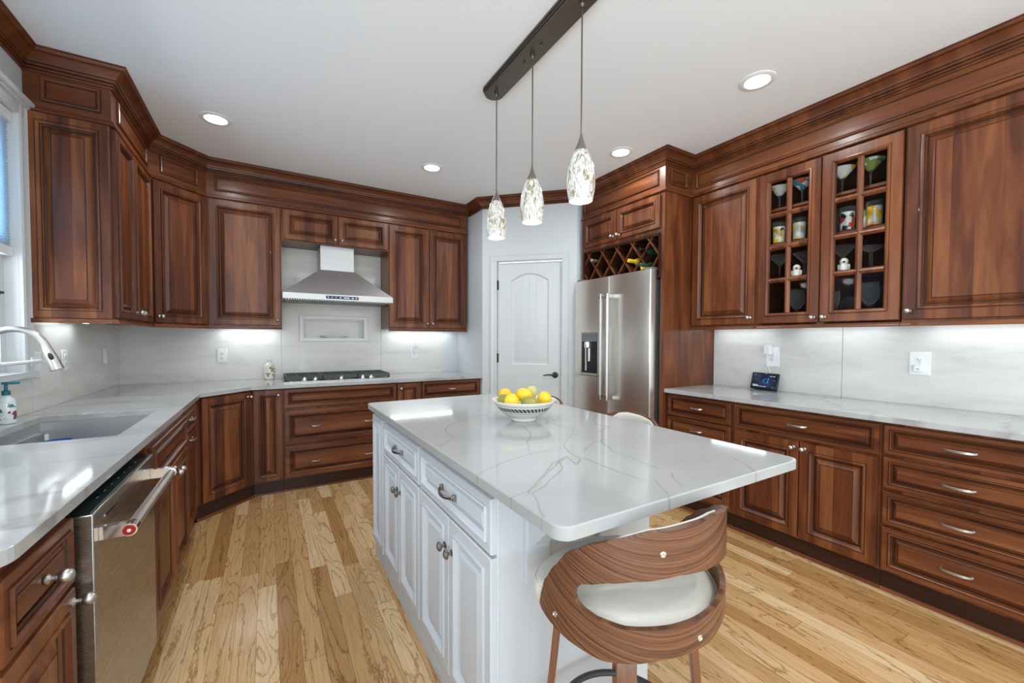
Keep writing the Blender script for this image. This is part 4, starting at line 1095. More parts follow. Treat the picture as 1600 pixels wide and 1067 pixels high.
vein = .75 * np.clip(1.25 - best / wv, 0, 1) + .06 * np.exp(-(best / .018) ** 2)
PX, PY = snap(GX, GY, .032, .003)
ny_, nx_ = GX.shape
vs = np.stack([PX.ravel(), PY.ravel(), np.full(PX.size, CT)], 1)
idx = np.arange(nx_ * ny_).reshape(ny_, nx_)
fs = np.stack([idx[:-1, :-1].ravel(), idx[:-1, 1:].ravel(), idx[1:, 1:].ravel(), idx[1:, :-1].ravel()], 1).tolist()
ringi = list(idx[0, :]) + list(idx[1:, -1]) + list(idx[-1, :-1][::-1]) + list(idx[1:-1, 0][::-1])
RX, RY = GX.ravel()[ringi], GY.ravel()[ringi]
RX = np.where(RX < tx0 + .0031, tx0, np.where(RX > tx1 - .0031, tx1, RX)); RY = np.where(RY < ty0 + .0031, ty0, np.where(RY > ty1 - .0031, ty1, RY))
RX, RY = snap(RX, RY, .035, 0)
nr = len(ringi); k0 = len(vs)
vs = vs.tolist() + [(x, y, CT - .003) for x, y in zip(RX, RY)] + [(x, y, CZ0) for x, y in zip(RX, RY)]
for i in range(nr):
    j = (i + 1) % nr
    fs.append([ringi[i], k0 + i, k0 + j, ringi[j]][::-1]); fs.append([k0 + i, k0 + nr + i, k0 + nr + j, k0 + j][::-1])
fs.append([k0 + nr + i for i in range(nr)][::-1])
b = MB(); b.v = [tuple(v_) for v_ in vs]; b.f = [[int(i) for i in f_] for f_ in fs]; b.m = [0] * len(fs)
it = obj('island_worktop', b, M_quartzi)
tag(it, 'white quartz island worktop with branching grey veins', 'worktop')
at = it.data.attributes.new('vein', 'FLOAT', 'POINT')
vv = vein.ravel(); allv = np.concatenate([vv, vv[ringi], vv[ringi]]).astype(np.float32)
at.data.foreach_set('value', allv)

# ------------------------------------------------------------------ bar stools
def interp(tab, a):
    for (a0, z0_), (a1, z1_) in zip(tab, tab[1:]):
        if a0 <= a <= a1:
            f = (a - a0) / (a1 - a0); f = f * f * (3 - 2 * f) * .35 + f * .65
            return z0_ + (z1_ - z0_) * f
    return tab[0][1] if a < tab[0][0] else tab[-1][1]
T_TOP = [(-56, .652), (-53.5, .685), (-49, .726), (-40, .776), (-30, .826), (-16, .860), (-6, .877), (14, .903), (36, .914), (54, .918), (77, .905), (94, .882), (118, .832), (129, .795), (138, .757)]
T_LOW = [(-26, .734), (-25.2, .748), (-23.5, .758), (-21, .767), (-6, .787), (7, .799), (28, .811), (52, .808), (77, .800), (94, .792), (118, .775), (138, .752)]
T_BT = [(-26, .734), (-25.2, .724), (-23.5, .716), (-20, .709), (-13, .701), (1, .695), (21, .700), (37, .705), (53, .711), (68, .717), (95, .725), (135, .728)]
T_BB = [(-56, .648), (-52, .641), (-42, .634), (-29, .625), (-10, .616), (1, .622), (22, .637), (48, .645), (65, .660), (90, .672), (120, .690), (135, .722)]
SR, STH = .240, .013


def make_stool(label, loc, rz, group):
    t = thing('bar_stool', label, 'bar stool', (*loc, 0), rz, group)
    def P(a, z, r):
        a = R(a); return (r * math.sin(a), -r * math.cos(a), z)
    th = sorted(set([-56 + 1.0 * i for i in range(0, 195)] + [-55.5, -54.5, -25.6, -25.2, -24.8]))
    b = MB()
    def strip(rows):
        """rows: (angle, [z...]) -> closed curved board with thickness"""
        n = len(rows); m = len(rows[0][1]); vs = []
        for a, zs in rows:
            for z in zs: vs.append(P(a, z, SR))
        for a, zs in rows:
            for z in zs: vs.append(P(a, z, SR - STH))
        o = n * m; fs = []
        for i in range(n - 1):
            for j in range(m - 1):
                q = (i * m + j, (i + 1) * m + j, (i + 1) * m + j + 1, i * m + j + 1)
                fs += [q, tuple(o + k for k in q[::-1])]
        for i in range(n - 1):
            fs.append((i * m, o + i * m, o + (i + 1) * m, (i + 1) * m))
            q = m - 1; fs.append((i * m + q, (i + 1) * m + q, o + (i + 1) * m + q, o + i * m + q))
        for j in range(m - 1):
            fs.append((j, j + 1, o + j + 1, o + j)); q = (n - 1) * m
            fs.append((q + j, o + q + j, o + q + j + 1, q + j + 1))
        b.add(vs, fs)
    lin = lambda a, z, k=5: [a + (z - a) * i / k for i in range(k + 1)]
    left = [a for a in th if a <= -26] + [-26]; left = sorted(set(left))
    strip([(a, lin(interp(T_BB, a), interp(T_TOP, a), 10)) for a in left])
    r1 = [-26] + [a for a in th if -26 < a <= 138]
    strip([(a, lin(interp(T_LOW, a), max(interp(T_TOP, a), interp(T_LOW, a) + .002))) for a in r1])
    strip([(a, lin(interp(T_BB, a), max(interp(T_BT, a), interp(T_BB, a) + .003))) for a in r1 if a <= 135])
    bm = None
    sh_ = obj('bentwood_shell', b, M_walnut, t, ang=40)
    w_ = sh_.modifiers.new('weld', 'WELD'); w_.merge_threshold = .0002
    # seat cushion: round at the back, trimmed flatter at the front
    RT = [(-180, .200), (-160, .190), (-134, .185), (-110, .190), (-100, .198), (-90, .210), (-80, .227), (-70, .240), (-61, .241), (-54, .2255), (138, .2255), (150, .226), (165, .212), (180, .200)]
    def rad(a): return float(np.interp((a + 180) % 360 - 180, [q[0] for q in RT], [q[1] for q in RT]))
    n = 72; vs = []; fs = []
    prof = [(.80, .628), (.965, .632), (1.0, .646), (1.0, .670), (.975, .686), (.90, .696), (.70, .703), (.40, .706), (.001, .706)]
    for q, z in prof:
        for i in range(n):
            a = -180 + 360 * i / n; vs.append(P(a, z, rad(a) * q))
    for j in range(len(prof) - 1):
        for i in range(n): fs.append((j * n + i, j * n + (i + 1) % n, (j + 1) * n + (i + 1) % n, (j + 1) * n + i))
    fs.append(tuple(range(n))[::-1]); fs.append(tuple((len(prof) - 1) * n + i for i in range(n)))
    cu = obj('seat_cushion', MB().add(vs, fs), M_cream, t, ang=60)
    b = MB(); b.tube([P(-180 + 5 * i, .683, rad(-180 + 5 * i) * .985) for i in range(73)], .0022, 6)
    obj('piping', b, M_cream, cu)
    # padded back on the inner face
    rows = []
    for a in [(-16 + 2.5 * i) for i in range(39)]:
        e_ = min(1, (a + 16) / 14, (80 - a) / 14 + .001); e_ = max(.04, e_) ** .5
        lo, hi = interp(T_LOW, a) + .012, interp(T_TOP, a) - .0015
        mid = (lo + hi) / 2; h_ = (hi - lo) / 2 * e_; rows.append((a, mid + (hi - mid) * (1 - .0) if False else mid, h_))
    vs = []; fs = []; k = 12
    for a, mid, h_ in rows:
        for i in range(k):
            c_ = 2 * PI * i / k; vs.append(P(a, mid + h_ * math.sin(c_) * (abs(math.sin(c_)) ** -.35 if abs(math.sin(c_)) > .01 else 1), SR - STH - .0085 - .008 * math.cos(c_)))
    for j in range(len(rows) - 1):
        for i in range(k): fs.append((j * k + i, j * k + (i + 1) % k, (j + 1) * k + (i + 1) % k, (j + 1) * k + i))
    fs.append(tuple(range(k))); fs.append(tuple((len(rows) - 1) * k + i for i in range(k))[::-1])
    obj('back_pad', MB().add(vs, fs), M_cream, t, ang=70)
    for a, z in ((-39, .664), (41, .667), (19, .858), (100, .70)):
        b = MB().lathe([(.0066, 0), (.0066, .0016), (.005, .0026), (.0038, .0012), (.001, .0012)], n=16, ax='y')
        obj('bolt', b, M_chrome, t, P(a, z, SR), R(a))
    # swivel hub and legs
    obj('hub', MB().lathe([(.10, .600), (.11, .604), (.11, .622), (.06, .6275)], n=28), M_black, t)
    for a in (3, 93, 183, 273):
        b = MB(); pr = [(.035, .588), (.105, .588), (.140, .583), (.162, .566), (.172, .535), (.185, .40), (.210, .18), (.228, .0)]
        ca, sa = math.sin(R(a)), -math.cos(R(a))
        vs = []; hw_ = .0225; ht_ = .0095
        for i, (r_, z) in enumerate(pr):
            p0 = pr[max(i - 1, 0)]; p1 = pr[min(i + 1, len(pr) - 1)]; tx_, tz_ = p1[0] - p0[0], p1[1] - p0[1]; l_ = math.hypot(tx_, tz_); nx2, nz2 = -tz_ / l_, tx_ / l_
            wd_ = hw_ * (1 if i < 6 else .9 if i == 6 else .8)
            if i == len(pr) - 1: nx2, nz2 = 1, 0
            for sw, sn in ((-1, -1), (1, -1), (1, 1), (-1, 1)):
                rr_ = r_ + nx2 * ht_ * sn; vs.append((ca * rr_ - sa * wd_ * sw, sa * rr_ + ca * wd_ * sw, z + nz2 * ht_ * sn))
        m_ = len(pr); fs = [(j * 4 + i, j * 4 + (i + 1) % 4, (j + 1) * 4 + (i + 1) % 4, (j + 1) * 4 + i) for j in range(m_ - 1) for i in range(4)] + [(3, 2, 1, 0), tuple((m_ - 1) * 4 + i for i in range(4))]
        obj('leg', MB().add(vs, fs), M_walnutleg, t, bev=.002)
    obj('footrest_ring', MB().tube([P(5 * i, .272, .166) for i in range(73)], .009, 8), M_iron, t)
    return t


ST = 'bar stools around the island'
s0 = make_stool('walnut bentwood bar stool with cream seat tucked at the near end of the island', (1.856, -3.746), R(-46.5), ST)
s1 = copy_tree(s0); s1.location = (2.462, -3.060, 0); s1.rotation_euler = (0, 0, R(55)); s1['label'] = 'bar stool whose cream back peeks over the island in front of the refrigerator'
s2 = copy_tree(s0); s2.location = (2.462, -2.320, 0); s2.rotation_euler = (0, 0, R(55)); s2['label'] = 'bar stool behind the fruit bowl, only its cream back top showing by the pantry door'

# ------------------------------------------------------------------ fruit bowl
bw = thing('fruit_bowl', 'cream ceramic bowl with a dark patterned band holding citrus fruit', 'bowl', (2.100, -2.870, CT + .0005))
prof = [(.050, 0), (.058, 0), (.060, .004), (.055, .011), (.085, .025), (.115, .048), (.134, .072), (.144, .088), (.151, .094), (.151, .098), (.142, .096), (.128, .074), (.108, .052), (.075, .030), (.030, .020), (.001, .018)]
obj('body', MB().lathe(prof, n=56), M_ceramic, bw, ang=50)
def rad_at(z):
    for (r0, z0_), (r1, z1_) in zip(prof[3:9], prof[4:10]):
        if z0_ <= z <= z1_: return r0 + (r1 - r0) * (z - z0_) / (z1_ - z0_)
    return .14
mb2, N_, L_, B_ = nt('bowl_band'); tc = N_.new('ShaderNodeTexCoord'); sp_ = N_.new('ShaderNodeSeparateXYZ'); L_.new(tc.outputs['Object'], sp_.inputs[0])
an = math_n(N_, L_, 'ARCTAN2', sp_.outputs[1], sp_.outputs[0]); wv_ = math_n(N_, L_, 'SINE', math_n(N_, L_, 'ADD', math_n(N_, L_, 'MULTIPLY', an, 44), math_n(N_, L_, 'MULTIPLY', sp_.outputs[2], 260)))
r_ = ramp(N_, [(.45, (.035, .065, .085)), (.75, (.09, .13, .15)), (.95, (.55, .57, .55))]); L_.new(math_n(N_, L_, 'MULTIPLY_ADD', wv_, .5, .5), r_.inputs[0]); L_.new(r_.outputs[0], B_.inputs['Base Color']); B_.inputs['Roughness'].default_value = .25
obj('patterned_band', MB().lathe([(rad_at(z) + .0008, z) for z in (.052, .058, .064, .070)], n=56, cap=False), mb2, bw)
M_line = flat('glaze_line', (.16, .15, .10), .3)
for z in (.044, .078): obj('rim_line', MB().lathe([(rad_at(z) + .0007, z), (rad_at(z + .0022) + .0007, z + .0022)], n=56, cap=False), M_line, bw)


def fruit_mat(name, c0, c1):
    m, N, L, B = nt(name); tc = N.new('ShaderNodeTexCoord'); no = N.new('ShaderNodeTexNoise'); no.inputs['Scale'].default_value = 14; L.new(tc.outputs['Object'], no.inputs['Vector'])
    rp = ramp(N, [(.35, c0), (.65, c1)]); L.new(no.outputs['Fac'], rp.inputs[0]); L.new(rp.outputs[0], B.inputs['Base Color']); B.inputs['Roughness'].default_value = .38; B.inputs['Subsurface Weight'].default_value = .08
    n2 = N.new('ShaderNodeTexNoise'); n2.inputs['Scale'].default_value = 260; L.new(tc.outputs['Object'], n2.inputs['Vector']); bp = N.new('ShaderNodeBump'); bp.inputs['Strength'].default_value = .2; bp.inputs['Distance'].default_value = .001; L.new(n2.outputs['Fac'], bp.inputs['Height']); L.new(bp.outputs[0], B.inputs['Normal'])
    return m
M_lemon = fruit_mat('lemon_skin', (.78, .46, .010), (.86, .60, .03)); M_lime = fruit_mat('lime_skin', (.17, .20, .03), (.34, .34, .06)); M_lime2 = fruit_mat('pale_lime_skin', (.42, .44, .13), (.55, .55, .22))
def citrus(name, c, r, m, label, rot, group, el=1.22):
    prof_ = []
    for i in range(15):
        a = PI * i / 14; rr_ = max(.0008, math.sin(a)) ** .92; h_ = -math.cos(a) * el
        if i in (0, 14): h_ *= 1.10
        if i in (1, 13): rr_ *= .8; h_ *= 1.03
        prof_.append((r * rr_, r * h_))
    return tag(obj(name, MB().lathe(prof_, n=22, ax='x'), m, None, c, ang=80, rot=rot), label, 'fruit', group)
LM, LI = 'lemons in the fruit bowl', 'limes in the fruit bowl'
citrus('lemon', (2.050, -2.778, 1.024), .0335, M_lemon, 'yellow lemon behind the leftmost lime at the rim of the bowl', (0, .2, .7), LM)
citrus('lemon', (2.113, -2.848, 1.028), .0340, M_lemon, 'yellow lemon resting highest in the middle of the bowl', (.1, .1, -.5), LM)
citrus('lemon', (2.018, -2.895, 1.010), .0350, M_lemon, 'round yellow lemon at the front of the bowl between two limes', (.0, 1.2, .3), LM, 1.08)
citrus('lemon', (2.188, -2.915, 1.014), .0335, M_lemon, 'yellow lemon alone at the refrigerator side of the bowl', (.2, .9, 1.2), LM, 1.1)
citrus('lime', (2.012, -2.838, 1.006), .0300, M_lime, 'dark green lime at the cooktop side edge of the bowl', (.1, .5, .2), LI)
citrus('lime', (2.086, -2.942, 1.004), .0300, M_lime, 'olive green lime lying along the front rim of the bowl', (0, .1, -.54), LI, 1.3)
citrus('lime', (2.182, -2.806, 1.030), .0315, M_lime2, 'pale green lime at the back of the bowl leaning upright', (.3, -.8, .2), LI)

# ------------------------------------------------------------------ pendant fixture
px_ = 2.205; py = [-2.400, -2.775, -3.150]; cz = H - .0005
pf = thing('pendant_light', 'three light linear pendant with mottled glass shades hanging over the island', 'pendant light', (px_, -2.775, H))
def stad(hl_, hw_): return [(hw_ * math.cos(R(a)), hl_ + hw_ * math.sin(R(a))) for a in range(0, 181, 15)] + [(hw_ * math.cos(R(a)), -hl_ + hw_ * math.sin(R(a))) for a in range(180, 361, 15)]
b = MB().prism(stad(.405, .066), -.012, -.0005).prism(stad(.405, .060), -.022, -.0121).prism(stad(.405, .054), -.034, -.0221)
cn = obj('canopy', b, M_canopy, pf, bev=.0015)
for y_ in (-.075, .075): obj('fixing_screw', MB().lathe([(.0055, -.046), (.0065, -.044), (.0065, -.0345)], (0, y_, 0), 12), M_canopy, cn)
for y_ in py:
    yl = y_ + 2.775
    cd = obj('cord', MB().tube([(0, yl, -.034), (0, yl, 2.165 - H)], .0032, 8).lathe([(.012, -.0345), (.012, -.050), (.005, -.060)][::-1], (0, yl, 0), 14), M_canopy, pf)
    sh = obj('glass_shade', MB().lathe([(.026, .212), (.036, .196), (.047, .165), (.0555, .130), (.0600, .095), (.0605, .070), (.0575, .040), (.0520, .012), (.0495, .0), (.0470, .0005), (.0540, .040), (.0570, .070), (.0565, .095), (.052, .130), (.043, .165), (.030, .196)], n=36, cap=False), M_shade, pf, (0, yl, 1.888 - H), ang=60)
    obj('socket_cap', MB().lathe([(.0275, .209), (.0265, .216), (.018, .236), (.010, .256), (.0045, .282)], n=24), flat('socket_metal', (.24, .215, .19), .42, .8), sh)
    obj('bulb', MB().lathe([(.001, .030), (.018, .036), (.028, .055), (.030, .075), (.020, .110), (.013, .13), (.013, .20)], n=20), M_bulb, sh)
    l = bpy.data.lights.new('pendant_lamp', 'POINT'); l.energy = 2; l.color = (1, .95, .88); l.shadow_soft_size = .04
    o = bpy.data.objects.new('pendant_lamp', l); C.objects.link(o); o.location = (px_, y_, 1.875)

# ------------------------------------------------------------------ recessed ceiling lights
RL = ['recessed ceiling light near the sink wall corner', 'recessed ceiling light in front of the range hood', 'recessed ceiling light close to the refrigerator cabinet', 'recessed ceiling light nearest the glass fronted cabinet']
for (x, y), lab in zip(CANS, RL):
    t = thing('recessed_light', lab, 'ceiling light', (x, y, H), 0, 'recessed ceiling lights')
    obj('trim_ring', MB().lathe([(.092, -.0005), (.092, -.004), (.085, -.007), (.066, -.008), (.062, -.004), (.062, -.0005)], n=40, cap=False), M_plate, t)
    obj('lens', MB().lathe([(.0615, -.0012), (.0615, -.0035)], n=36), M_lens, t)

# ------------------------------------------------------------------ under-cabinet light bars
def led(loc, ln, rz, label, power):
    t = thing('light_bar', label, 'light', loc, rz, 'light bars under the wall cabinets')
    obj('housing', MB().box(-ln / 2, ln / 2, -.014, .014, -.010, -.0012), M_plate, t)
    obj('diffuser', MB().box(-ln / 2 + .01, ln / 2 - .01, -.009, .009, -.0125, -.0102), M_led, t)
    l = area('led_lamp', (loc[0], loc[1], loc[2] - .014), ln - .03, .016, power, (.86, .94, 1.0), (0, 0, rz))
PW = 0.75
led((.075, -1.12, 1.400), .42, R(90), 'slim light bar under the narrow double door cabinet', PW * .5)
led((.90, -.090, 1.400), .44, 0, 'slim light bar under the cabinet left of the range hood', PW * 1.0)
led((2.53, -.090, 1.400), .74, 0, 'slim light bar under the cabinet right of the range hood', PW * 1.15)
led((W_R - .090, -2.64, 1.400), .46, R(90), 'slim light bar under the cabinet beside the refrigerator', PW * .22)
led((W_R - .090, -3.29, 1.400), .50, R(90), 'slim light bar under the glass fronted cabinet', PW * .12)
led((W_R - .090, -3.96, 1.400), .50, R(90), 'slim light bar under the wide single door cabinet', PW * .28)

# ------------------------------------------------------------------ outlets and what is plugged in
def outlet(kind, label, loc, rz, w, h, recs=((0, 0),), group='wall plates', switch=False):
    t = thing(kind, label, 'wall plate', loc, rz, group)
    obj('plate', MB().box(-w / 2, w / 2, -.007, -.0004, -h / 2, h / 2), M_plate, t, bev=.003)
    if switch:
        for x, z in recs: obj('rocker', MB().box(x - .016, x + .016, -.0105, -.0072, z - .033, z + .033), M_plate, t, bev=.001)
    else:
        for x, z in recs:
            for dz in (-.020, .020):
                rc = obj('receptacle', MB().lathe([(.0165, .0072), (.0165, .009), (.0155, .0095)], (x, 0, z + dz), 20, 'y'), M_plate, t)
                obj('slot', MB().box(x - .0075, x - .0055, -.0100, -.0096, z + dz - .001, z + dz + .008).box(x + .0055, x + .0075, -.0100, -.0096, z + dz - .001, z + dz + .008).lathe([(.0025, .0096), (.0025, .0100)], (x, 0, z + dz - .008), 8, 'y'), M_slot, rc)
        obj('screw', MB().lathe([(.003, .0072), (.003, .0082)], (recs[0][0], 0, recs[0][1]), 8, 'y'), M_nickel, t)
    return t
WB = -SB - .0002; WRX = W_R - SB - .0002; WLX = SB + .0002
outlet('outlet', 'white double outlet between corner and vase on the hood wall', (.698, WB, 1.142), 0, .076, .122)
outlet('outlet', 'white outlet under the plug-in fragrance unit right of the cooktop', (2.461, WB, 1.140), 0, .076, .122)
outlet('outlet', 'wide white outlet plate with a charger and cord above the smart display', (WRX, -2.860, 1.170), R(-90), .094, .150, ((.0, -.0),))
outlet('outlet', 'wide white outlet plate with a cube adapter on the buffet wall', (WRX, -3.678, 1.163), R(-90), .094, .140)
outlet('light_switch', 'white switch plate near the inner corner of the sink wall', (WLX, -.352, 1.168), R(90), .076, .120, ((0, 0),), switch=True)
outlet('outlet', 'white outlet partly hidden behind the faucet head', (WLX, -1.056, 1.166), R(90), .076, .120)
outlet('light_switch', 'white switch plate beside the window casing at the end of the white bar', (WLX, -1.394, 1.156), R(90), .076, .130, ((0, 0),), switch=True)
pg = thing('air_freshener', 'white plug-in fragrance unit above an outlet right of the cooktop', 'air freshener', (2.461, WB - .0102, 1.165))
obj('body', MB().box(-.024, .024, -.040, -.0006, -.020, .022), M_plate, pg, bev=.008)
obj('cap', MB().lathe([(.026, .022), (.029, .03), (.029, .085), (.024, .105), (.010, .112), (.001, .113)], (0, -.030, 0), 22), M_plate, pg)
pc = thing('charger', 'white phone style charger with cord in the outlet above the smart display', 'charger', (WRX - .0102, -2.838, 1.215), R(-90))
obj('body', MB().box(-.021, .021, -.048, -.0006, -.028, .042), M_plate, pc, bev=.004)
cb_ = obj('cord', MB().tube([(0, -.035, -.028), (-.004, -.038, -.060), (-.016, -.030, -.090), (.0, -.016, -.125), (.012, -.014, -.150), (.004, -.012, -.20), (-.01, -.012, -.28)], .0018, 8), M_plate, pc)
pa = thing('power_adapter', 'small white cube adapter plugged into the lower socket on the buffet wall', 'adapter', (WRX - .0102, -3.678, 1.136), R(-90))
obj('body', MB().box(-.018, .018, -.032, -.0006, -.020, .016), M_plate, pa, bev=.003)
obj('port', MB().box(-.006, .006, -.0325, -.0315, -.008, -.004), M_slot, pa)

# smart display
sd = thing('smart_display', 'black smart display with a glowing blue screen on the buffet worktop', 'smart display', (4.300, -2.826, CT + .0005), R(-96))
tilt = R(-14)
def tl(b): 
    c_, s_ = math.cos(tilt), math.sin(tilt)
    b.v = [(x, y * c_ + z * s_ * -1, y * s_ * 1 + z * c_) if False else (x, y * c_ - z * s_, y * s_ + z * c_) for x, y, z in b.v]; return b
obj('body', tl(MB().box(-.103, .103, -.012, .006, .004, .132)), M_black, sd, bev=.005)
obj('speaker_base', MB().prism([(-.004, .0), (.050, .0), (.054, .010), (.048, .060), (.034, .085), (.022, .09)], -.075, .075, 'yz'), flat('speaker_fabric', (.035, .037, .04), .9), sd, bev=.008)
ms, N_, L_, B_ = nt('display_screen'); tc = N_.new('ShaderNodeTexCoord'); no = N_.new('ShaderNodeTexNoise'); no.inputs['Scale'].default_value = 16; L_.new(tc.outputs['Object'], no.inputs['Vector'])
rp_ = ramp(N_, [(.35, (.006, .010, .022)), (.7, (.03, .05, .10))]); L_.new(no.outputs['Fac'], rp_.inputs[0]); L_.new(rp_.outputs[0], B_.inputs['Base Color']); L_.new(rp_.outputs[0], B_.inputs['Emission Color']); B_.inputs['Emission Strength'].default_value = .5; B_.inputs['Roughness'].default_value = .1
scn = obj('screen', tl(MB().box(-.092, .092, -.0130, -.0122, .016, .122)), ms, sd)
b = MB(); cx_, cz_ = .012, .070
ring_ = [(cx_ + .017 * math.cos(R(a)), -.0134, cz_ + .017 * math.sin(R(a))) for a in range(50, 345, 10)]
b.tube(ring_, 0, 4, flat=(.0026, .0004)); b.tube([(cx_ + .022, -.0134, cz_ + .024), (cx_ + .017, -.0134, cz_), (cx_ + .019, -.0134, cz_ - .014), (cx_ + .028, -.0134, cz_ - .018)], 0, 4, flat=(.0026, .0004))
obj('swirl_logo', tl(b), flat('logo_glow', (.01, .25, .6), .3, emit=(.01, .35, .9), es=.9), scn)
b = MB()
for x0, x1, z in ((-.084, -.046, .036), (-.084, -.040, .031), (-.084, .020, .025), (-.080, -.076, .112), (-.070, -.066, .112), (.040, .058, .106), (.062, .080, .106), (.078, .083, .075), (.070, .074, .022)): b.box(x0, x1, -.0134, -.0131, z, z + .0028)
obj('screen_lettering', tl(b), flat('text_glow', (.6, .65, .7), .3, emit=(.7, .75, .8), es=.5), scn)
obj('camera_shutter', tl(MB().box(.004, .012, -.0126, -.0121, .1245, .1285)), M_plate, sd)

# vase on the worktop
va = thing('vase', 'small cream vase painted with green fruit beside the cooktop', 'vase', (1.062, -.075, CT + .0005))
obj('body', MB().lathe([(.036, 0), (.041, .004), (.043, .03), (.044, .08), (.043, .115), (.038, .135), (.025, .152), (.018, .160), (.017, .172), (.020, .178), (.0205, .183), (.016, .183), (.014, .17), (.001, .168)], n=30), M_ceramic, va, ang=50)
def spot(name, a, z, sx, sz, col, tiltz=0):
    r_ = .0437 if z < .118 else .041
    x_, y_ = r_ * math.sin(R(a)), -r_ * math.cos(R(a)); q = MB().sphere((0, 0, 0), 1, 14, sc=(sx, .0022, sz))
    obj(name, q, col, va, (x_, y_, z), rot=(0, R(tiltz), R(a)))
M_leafd = flat('leaf_paint', (.12, .15, .03), .3); M_fruitp = flat('pear_paint', (.33, .30, .06), .3); M_stemp = flat('stem_paint', (.10, .06, .03), .3)
for a, z, sx, sz, c_, tz in ((12, .108, .013, .008, M_leafd, 25), (45, .100, .012, .007, M_leafd, -30), (28, .085, .010, .013, M_fruitp, 0), (55, .072, .009, .012, M_fruitp, 0), (-15, .040, .011, .014, M_fruitp, 0), (-25, .058, .010, .006, M_leafd, 20), (2, .056, .009, .005, M_leafd, -35), (40, .045, .010, .006, M_leafd, -20), (52, .030, .010, .006, M_leafd, 15), (30, .122, .010, .005, M_leafd, 0), (85, .09, .011, .007, M_leafd, 10), (95, .05, .010, .012, M_fruitp, 0)): spot('painted_motif', a, z, sx, sz, c_, tz)

# ------------------------------------------------------------------ glassware
def put(name, prof_, x, y, z, mats, label, group, n=24, band=None):
    t = thing(name, label, 'glass', (x, y, z + .0006), 0, group)
    obj('glass_body', MB().lathe(prof_, n=n, cap=True), mats[0], t, ang=50)
    if band: obj('painted_decoration', MB().lathe(band, n=n, cap=False), mats[1], t, ang=50)
    return t
TUMB = [(.033, 0), (.035, .002), (.0385, .162), (.037, .162), (.0325, .006), (.001, .005)]
TB = [(.0358, .020), (.0380, .130)]
MART = [(.036, 0), (.036, .002), (.006, .007), (.0045, .012), (.0045, .090), (.010, .100), (.068, .168), (.0665, .1685), (.008, .105), (.001, .103)]
MB_ = [(.014, .1045), (.0670, .1655)]
WINE = [(.036, 0), (.036, .002), (.006, .007), (.0045, .013), (.0045, .085), (.022, .098), (.043, .130), (.046, .165), (.041, .225), (.0395, .225), (.0445, .165), (.041, .132), (.020, .102), (.001, .096)]
COUPE = [(.036, 0), (.036, .002), (.008, .008), (.006, .014), (.010, .045), (.006, .060), (.010, .075), (.006, .095), (.018, .108), (.046, .122), (.050, .140), (.0485, .140), (.044, .124), (.016, .112), (.001, .108)]
FLUTE = [(.028, 0), (.028, .002), (.005, .007), (.004, .012), (.004, .08), (.014, .09), (.024, .13), (.022, .19), (.0208, .19), (.0225, .13), (.012, .092), (.001, .088)]
s1z, s2z, s3z, s0z = SH[0] + .009, SH[1] + .009, SH[2] + .009, 1.418
PT = lambda nm, cols, sc_=34, base=(.55, .58, .57): painted(nm, cols, sc_, base)
P_y = PT('paint_yellow', [(.65, .42, .02), (.70, .66, .40), (.03, .03, .03)]); P_f = PT('paint_flower', [(.70, .50, .05), (.45, .50, .52), (.75, .75, .70)], 40)
P_b = PT('paint_black_white', [(.02, .02, .025), (.75, .75, .72), (.45, .06, .03), (.10, .14, .12)]); P_o = PT('paint_orange', [(.75, .33, .03), (.70, .50, .05), (.25, .26, .30)], 40)
P_g = PT('paint_green', [(.20, .26, .06), (.60, .62, .50), (.10, .12, .10)], 22); P_t = PT('paint_teal', [(.06, .22, .30), (.42, .08, .04), (.65, .65, .6)], 26)
P_s = PT('paint_swirl', [(.62, .62, .55), (.35, .40, .12), (.04, .05, .05)], 20); P_w = PT('paint_white_gold', [(.70, .70, .64), (.62, .44, .02), (.06, .07, .06)], 18)
GT, GMt, GW = 'painted tumblers on the second shelf', 'painted martini glasses on the top shelf', 'plain stemware'
xg = W_R - .20
put('martini_glass', MART, xg - .02, -2.986, s3z, (M_glass, P_s), 'swirl painted martini glass in the top pane nearest the refrigerator', GMt, band=MB_)
put('martini_glass', MART, xg - .02, -3.128, s3z, (M_glass, P_t), 'teal and red painted martini glass on the top shelf', GMt, band=MB_)
put('martini_glass', MART, xg - .02, -3.352, s3z, (M_glass, P_w), 'white and yellow painted martini glass on the top shelf', GMt, band=MB_)
put('martini_glass', MART, xg - .02, -3.492, s3z, (M_glass, P_g), 'green and white painted martini glass on the top shelf', GMt, band=MB_)
put('tumbler', TUMB, xg, -2.976, s2z, (M_glass, P_y), 'yellow and black painted tumbler on the second shelf', GT, band=TB)
put('tumbler', TUMB, xg, -3.106, s2z, (M_glass, P_f), 'tumbler painted with yellow flowers on the second shelf', GT, band=TB)
put('tumbler', TUMB, xg, -3.375, s2z, (M_glass, P_b), 'black white and red painted tumbler on the second shelf', GT, band=TB)
put('tumbler', TUMB, xg + .06, -3.300, s2z, (M_glass, M_glass), 'plain clear tumbler behind the painted ones', GT)
put('tumbler', TUMB, xg, -3.509, s2z, (M_glass, P_o), 'orange flowered tumbler on the second shelf', GT, band=TB)
put('tumbler', TUMB, xg + .06, -3.440, s2z, (M_glass, P_g), 'dim green tumbler behind the orange flowered one', GT, band=TB)
put('martini_glass', MART, xg, -2.986, s1z, (M_glass,), 'plain clear martini glass on the third shelf nearest the refrigerator', GW)
put('martini_glass', MART, xg + .03, -3.128, s1z, (M_glass,), 'plain clear martini glass behind the white bird figurine', GW)
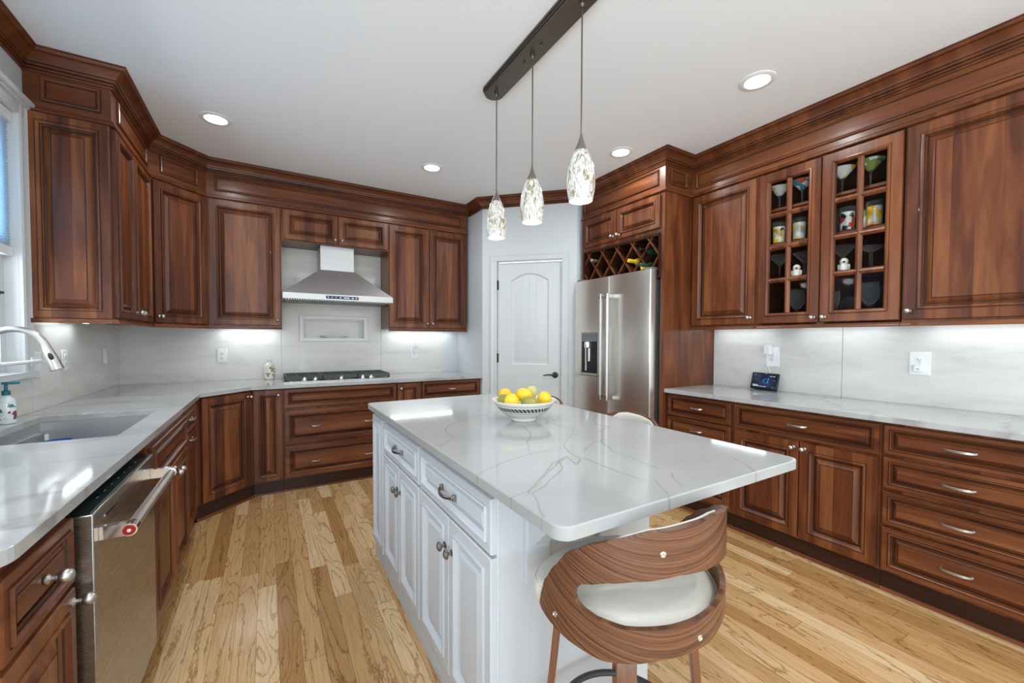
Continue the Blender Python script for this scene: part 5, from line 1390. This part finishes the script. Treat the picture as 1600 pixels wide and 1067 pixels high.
put('martini_glass', MART, xg + .03, -3.345, s1z, (M_glass,), 'plain clear martini glass behind the white owl figurine', GW)
put('coupe_glass', COUPE, xg, -3.497, s1z, (M_glass,), 'cut stem coupe glass on the third shelf', GW)
put('coupe_glass', COUPE, xg + .05, -3.590, s1z, (M_glass,), 'second cut stem coupe glass partly behind the door frame', GW)
put('wine_glass', WINE, xg, -3.100, s0z, (M_glass,), 'tall clear wine glass on the lowest shelf of the door by the refrigerator', GW)
put('wine_glass', WINE, xg + .06, -3.205, s0z, (M_glass,), 'clear wine glass just behind another on the lowest shelf', GW)
put('wine_glass', WINE, xg - .02, -3.502, s0z, (M_glass,), 'clear wine glass in the lowest pane farthest from the refrigerator', GW)
put('champagne_flute', FLUTE, xg, -3.322, s0z, (M_glass,), 'narrow clear flute on the lowest shelf', GW)
M_smoke = glassware('smoky_glass', (.10, .10, .07), 1.2)
sn = thing('decanter', 'smoky round glass vessel on the lowest shelf between flute and wine glass', 'decanter', (xg + .02, -3.405, s0z + .0006))
obj('body', MB().lathe([(.03, 0), (.045, .012), (.062, .045), (.066, .080), (.056, .118), (.036, .142), (.034, .150), (.030, .150), (.001, .145)], n=28), M_smoke, sn)


def figurine(name, y, z, label):
    t = thing(name, label, 'figurine', (xg - .05, y, z + .0006), R(-70))
    obj('body', MB().lathe([(.022, 0), (.027, .006), (.028, .025), (.024, .042), (.018, .050)], n=20).sphere((0, -.004, .060), .023, 16), M_ceramic, t)
    obj('beak', MB().lathe([(.007, 0), (.001, .016)], (0, -.024, .056), 10, 'y'), M_slot, t)
    for s_ in (-1, 1): obj('wing', MB().sphere((s_ * .026, .0, .026), 1, 12, sc=(.006, .014, .020)), M_slot if name == 'owl' else M_ceramic, t)
    obj('feet', MB().box(-.018, .018, -.030, -.012, 0, .006), M_slot, t, bev=.002)
figurine('bird_figurine', -3.118, s1z, 'small white bird figurine on the third shelf of the door by the refrigerator')
figurine('owl_figurine', -3.381, s1z, 'small white figurine in the third row of the door farther from the refrigerator')
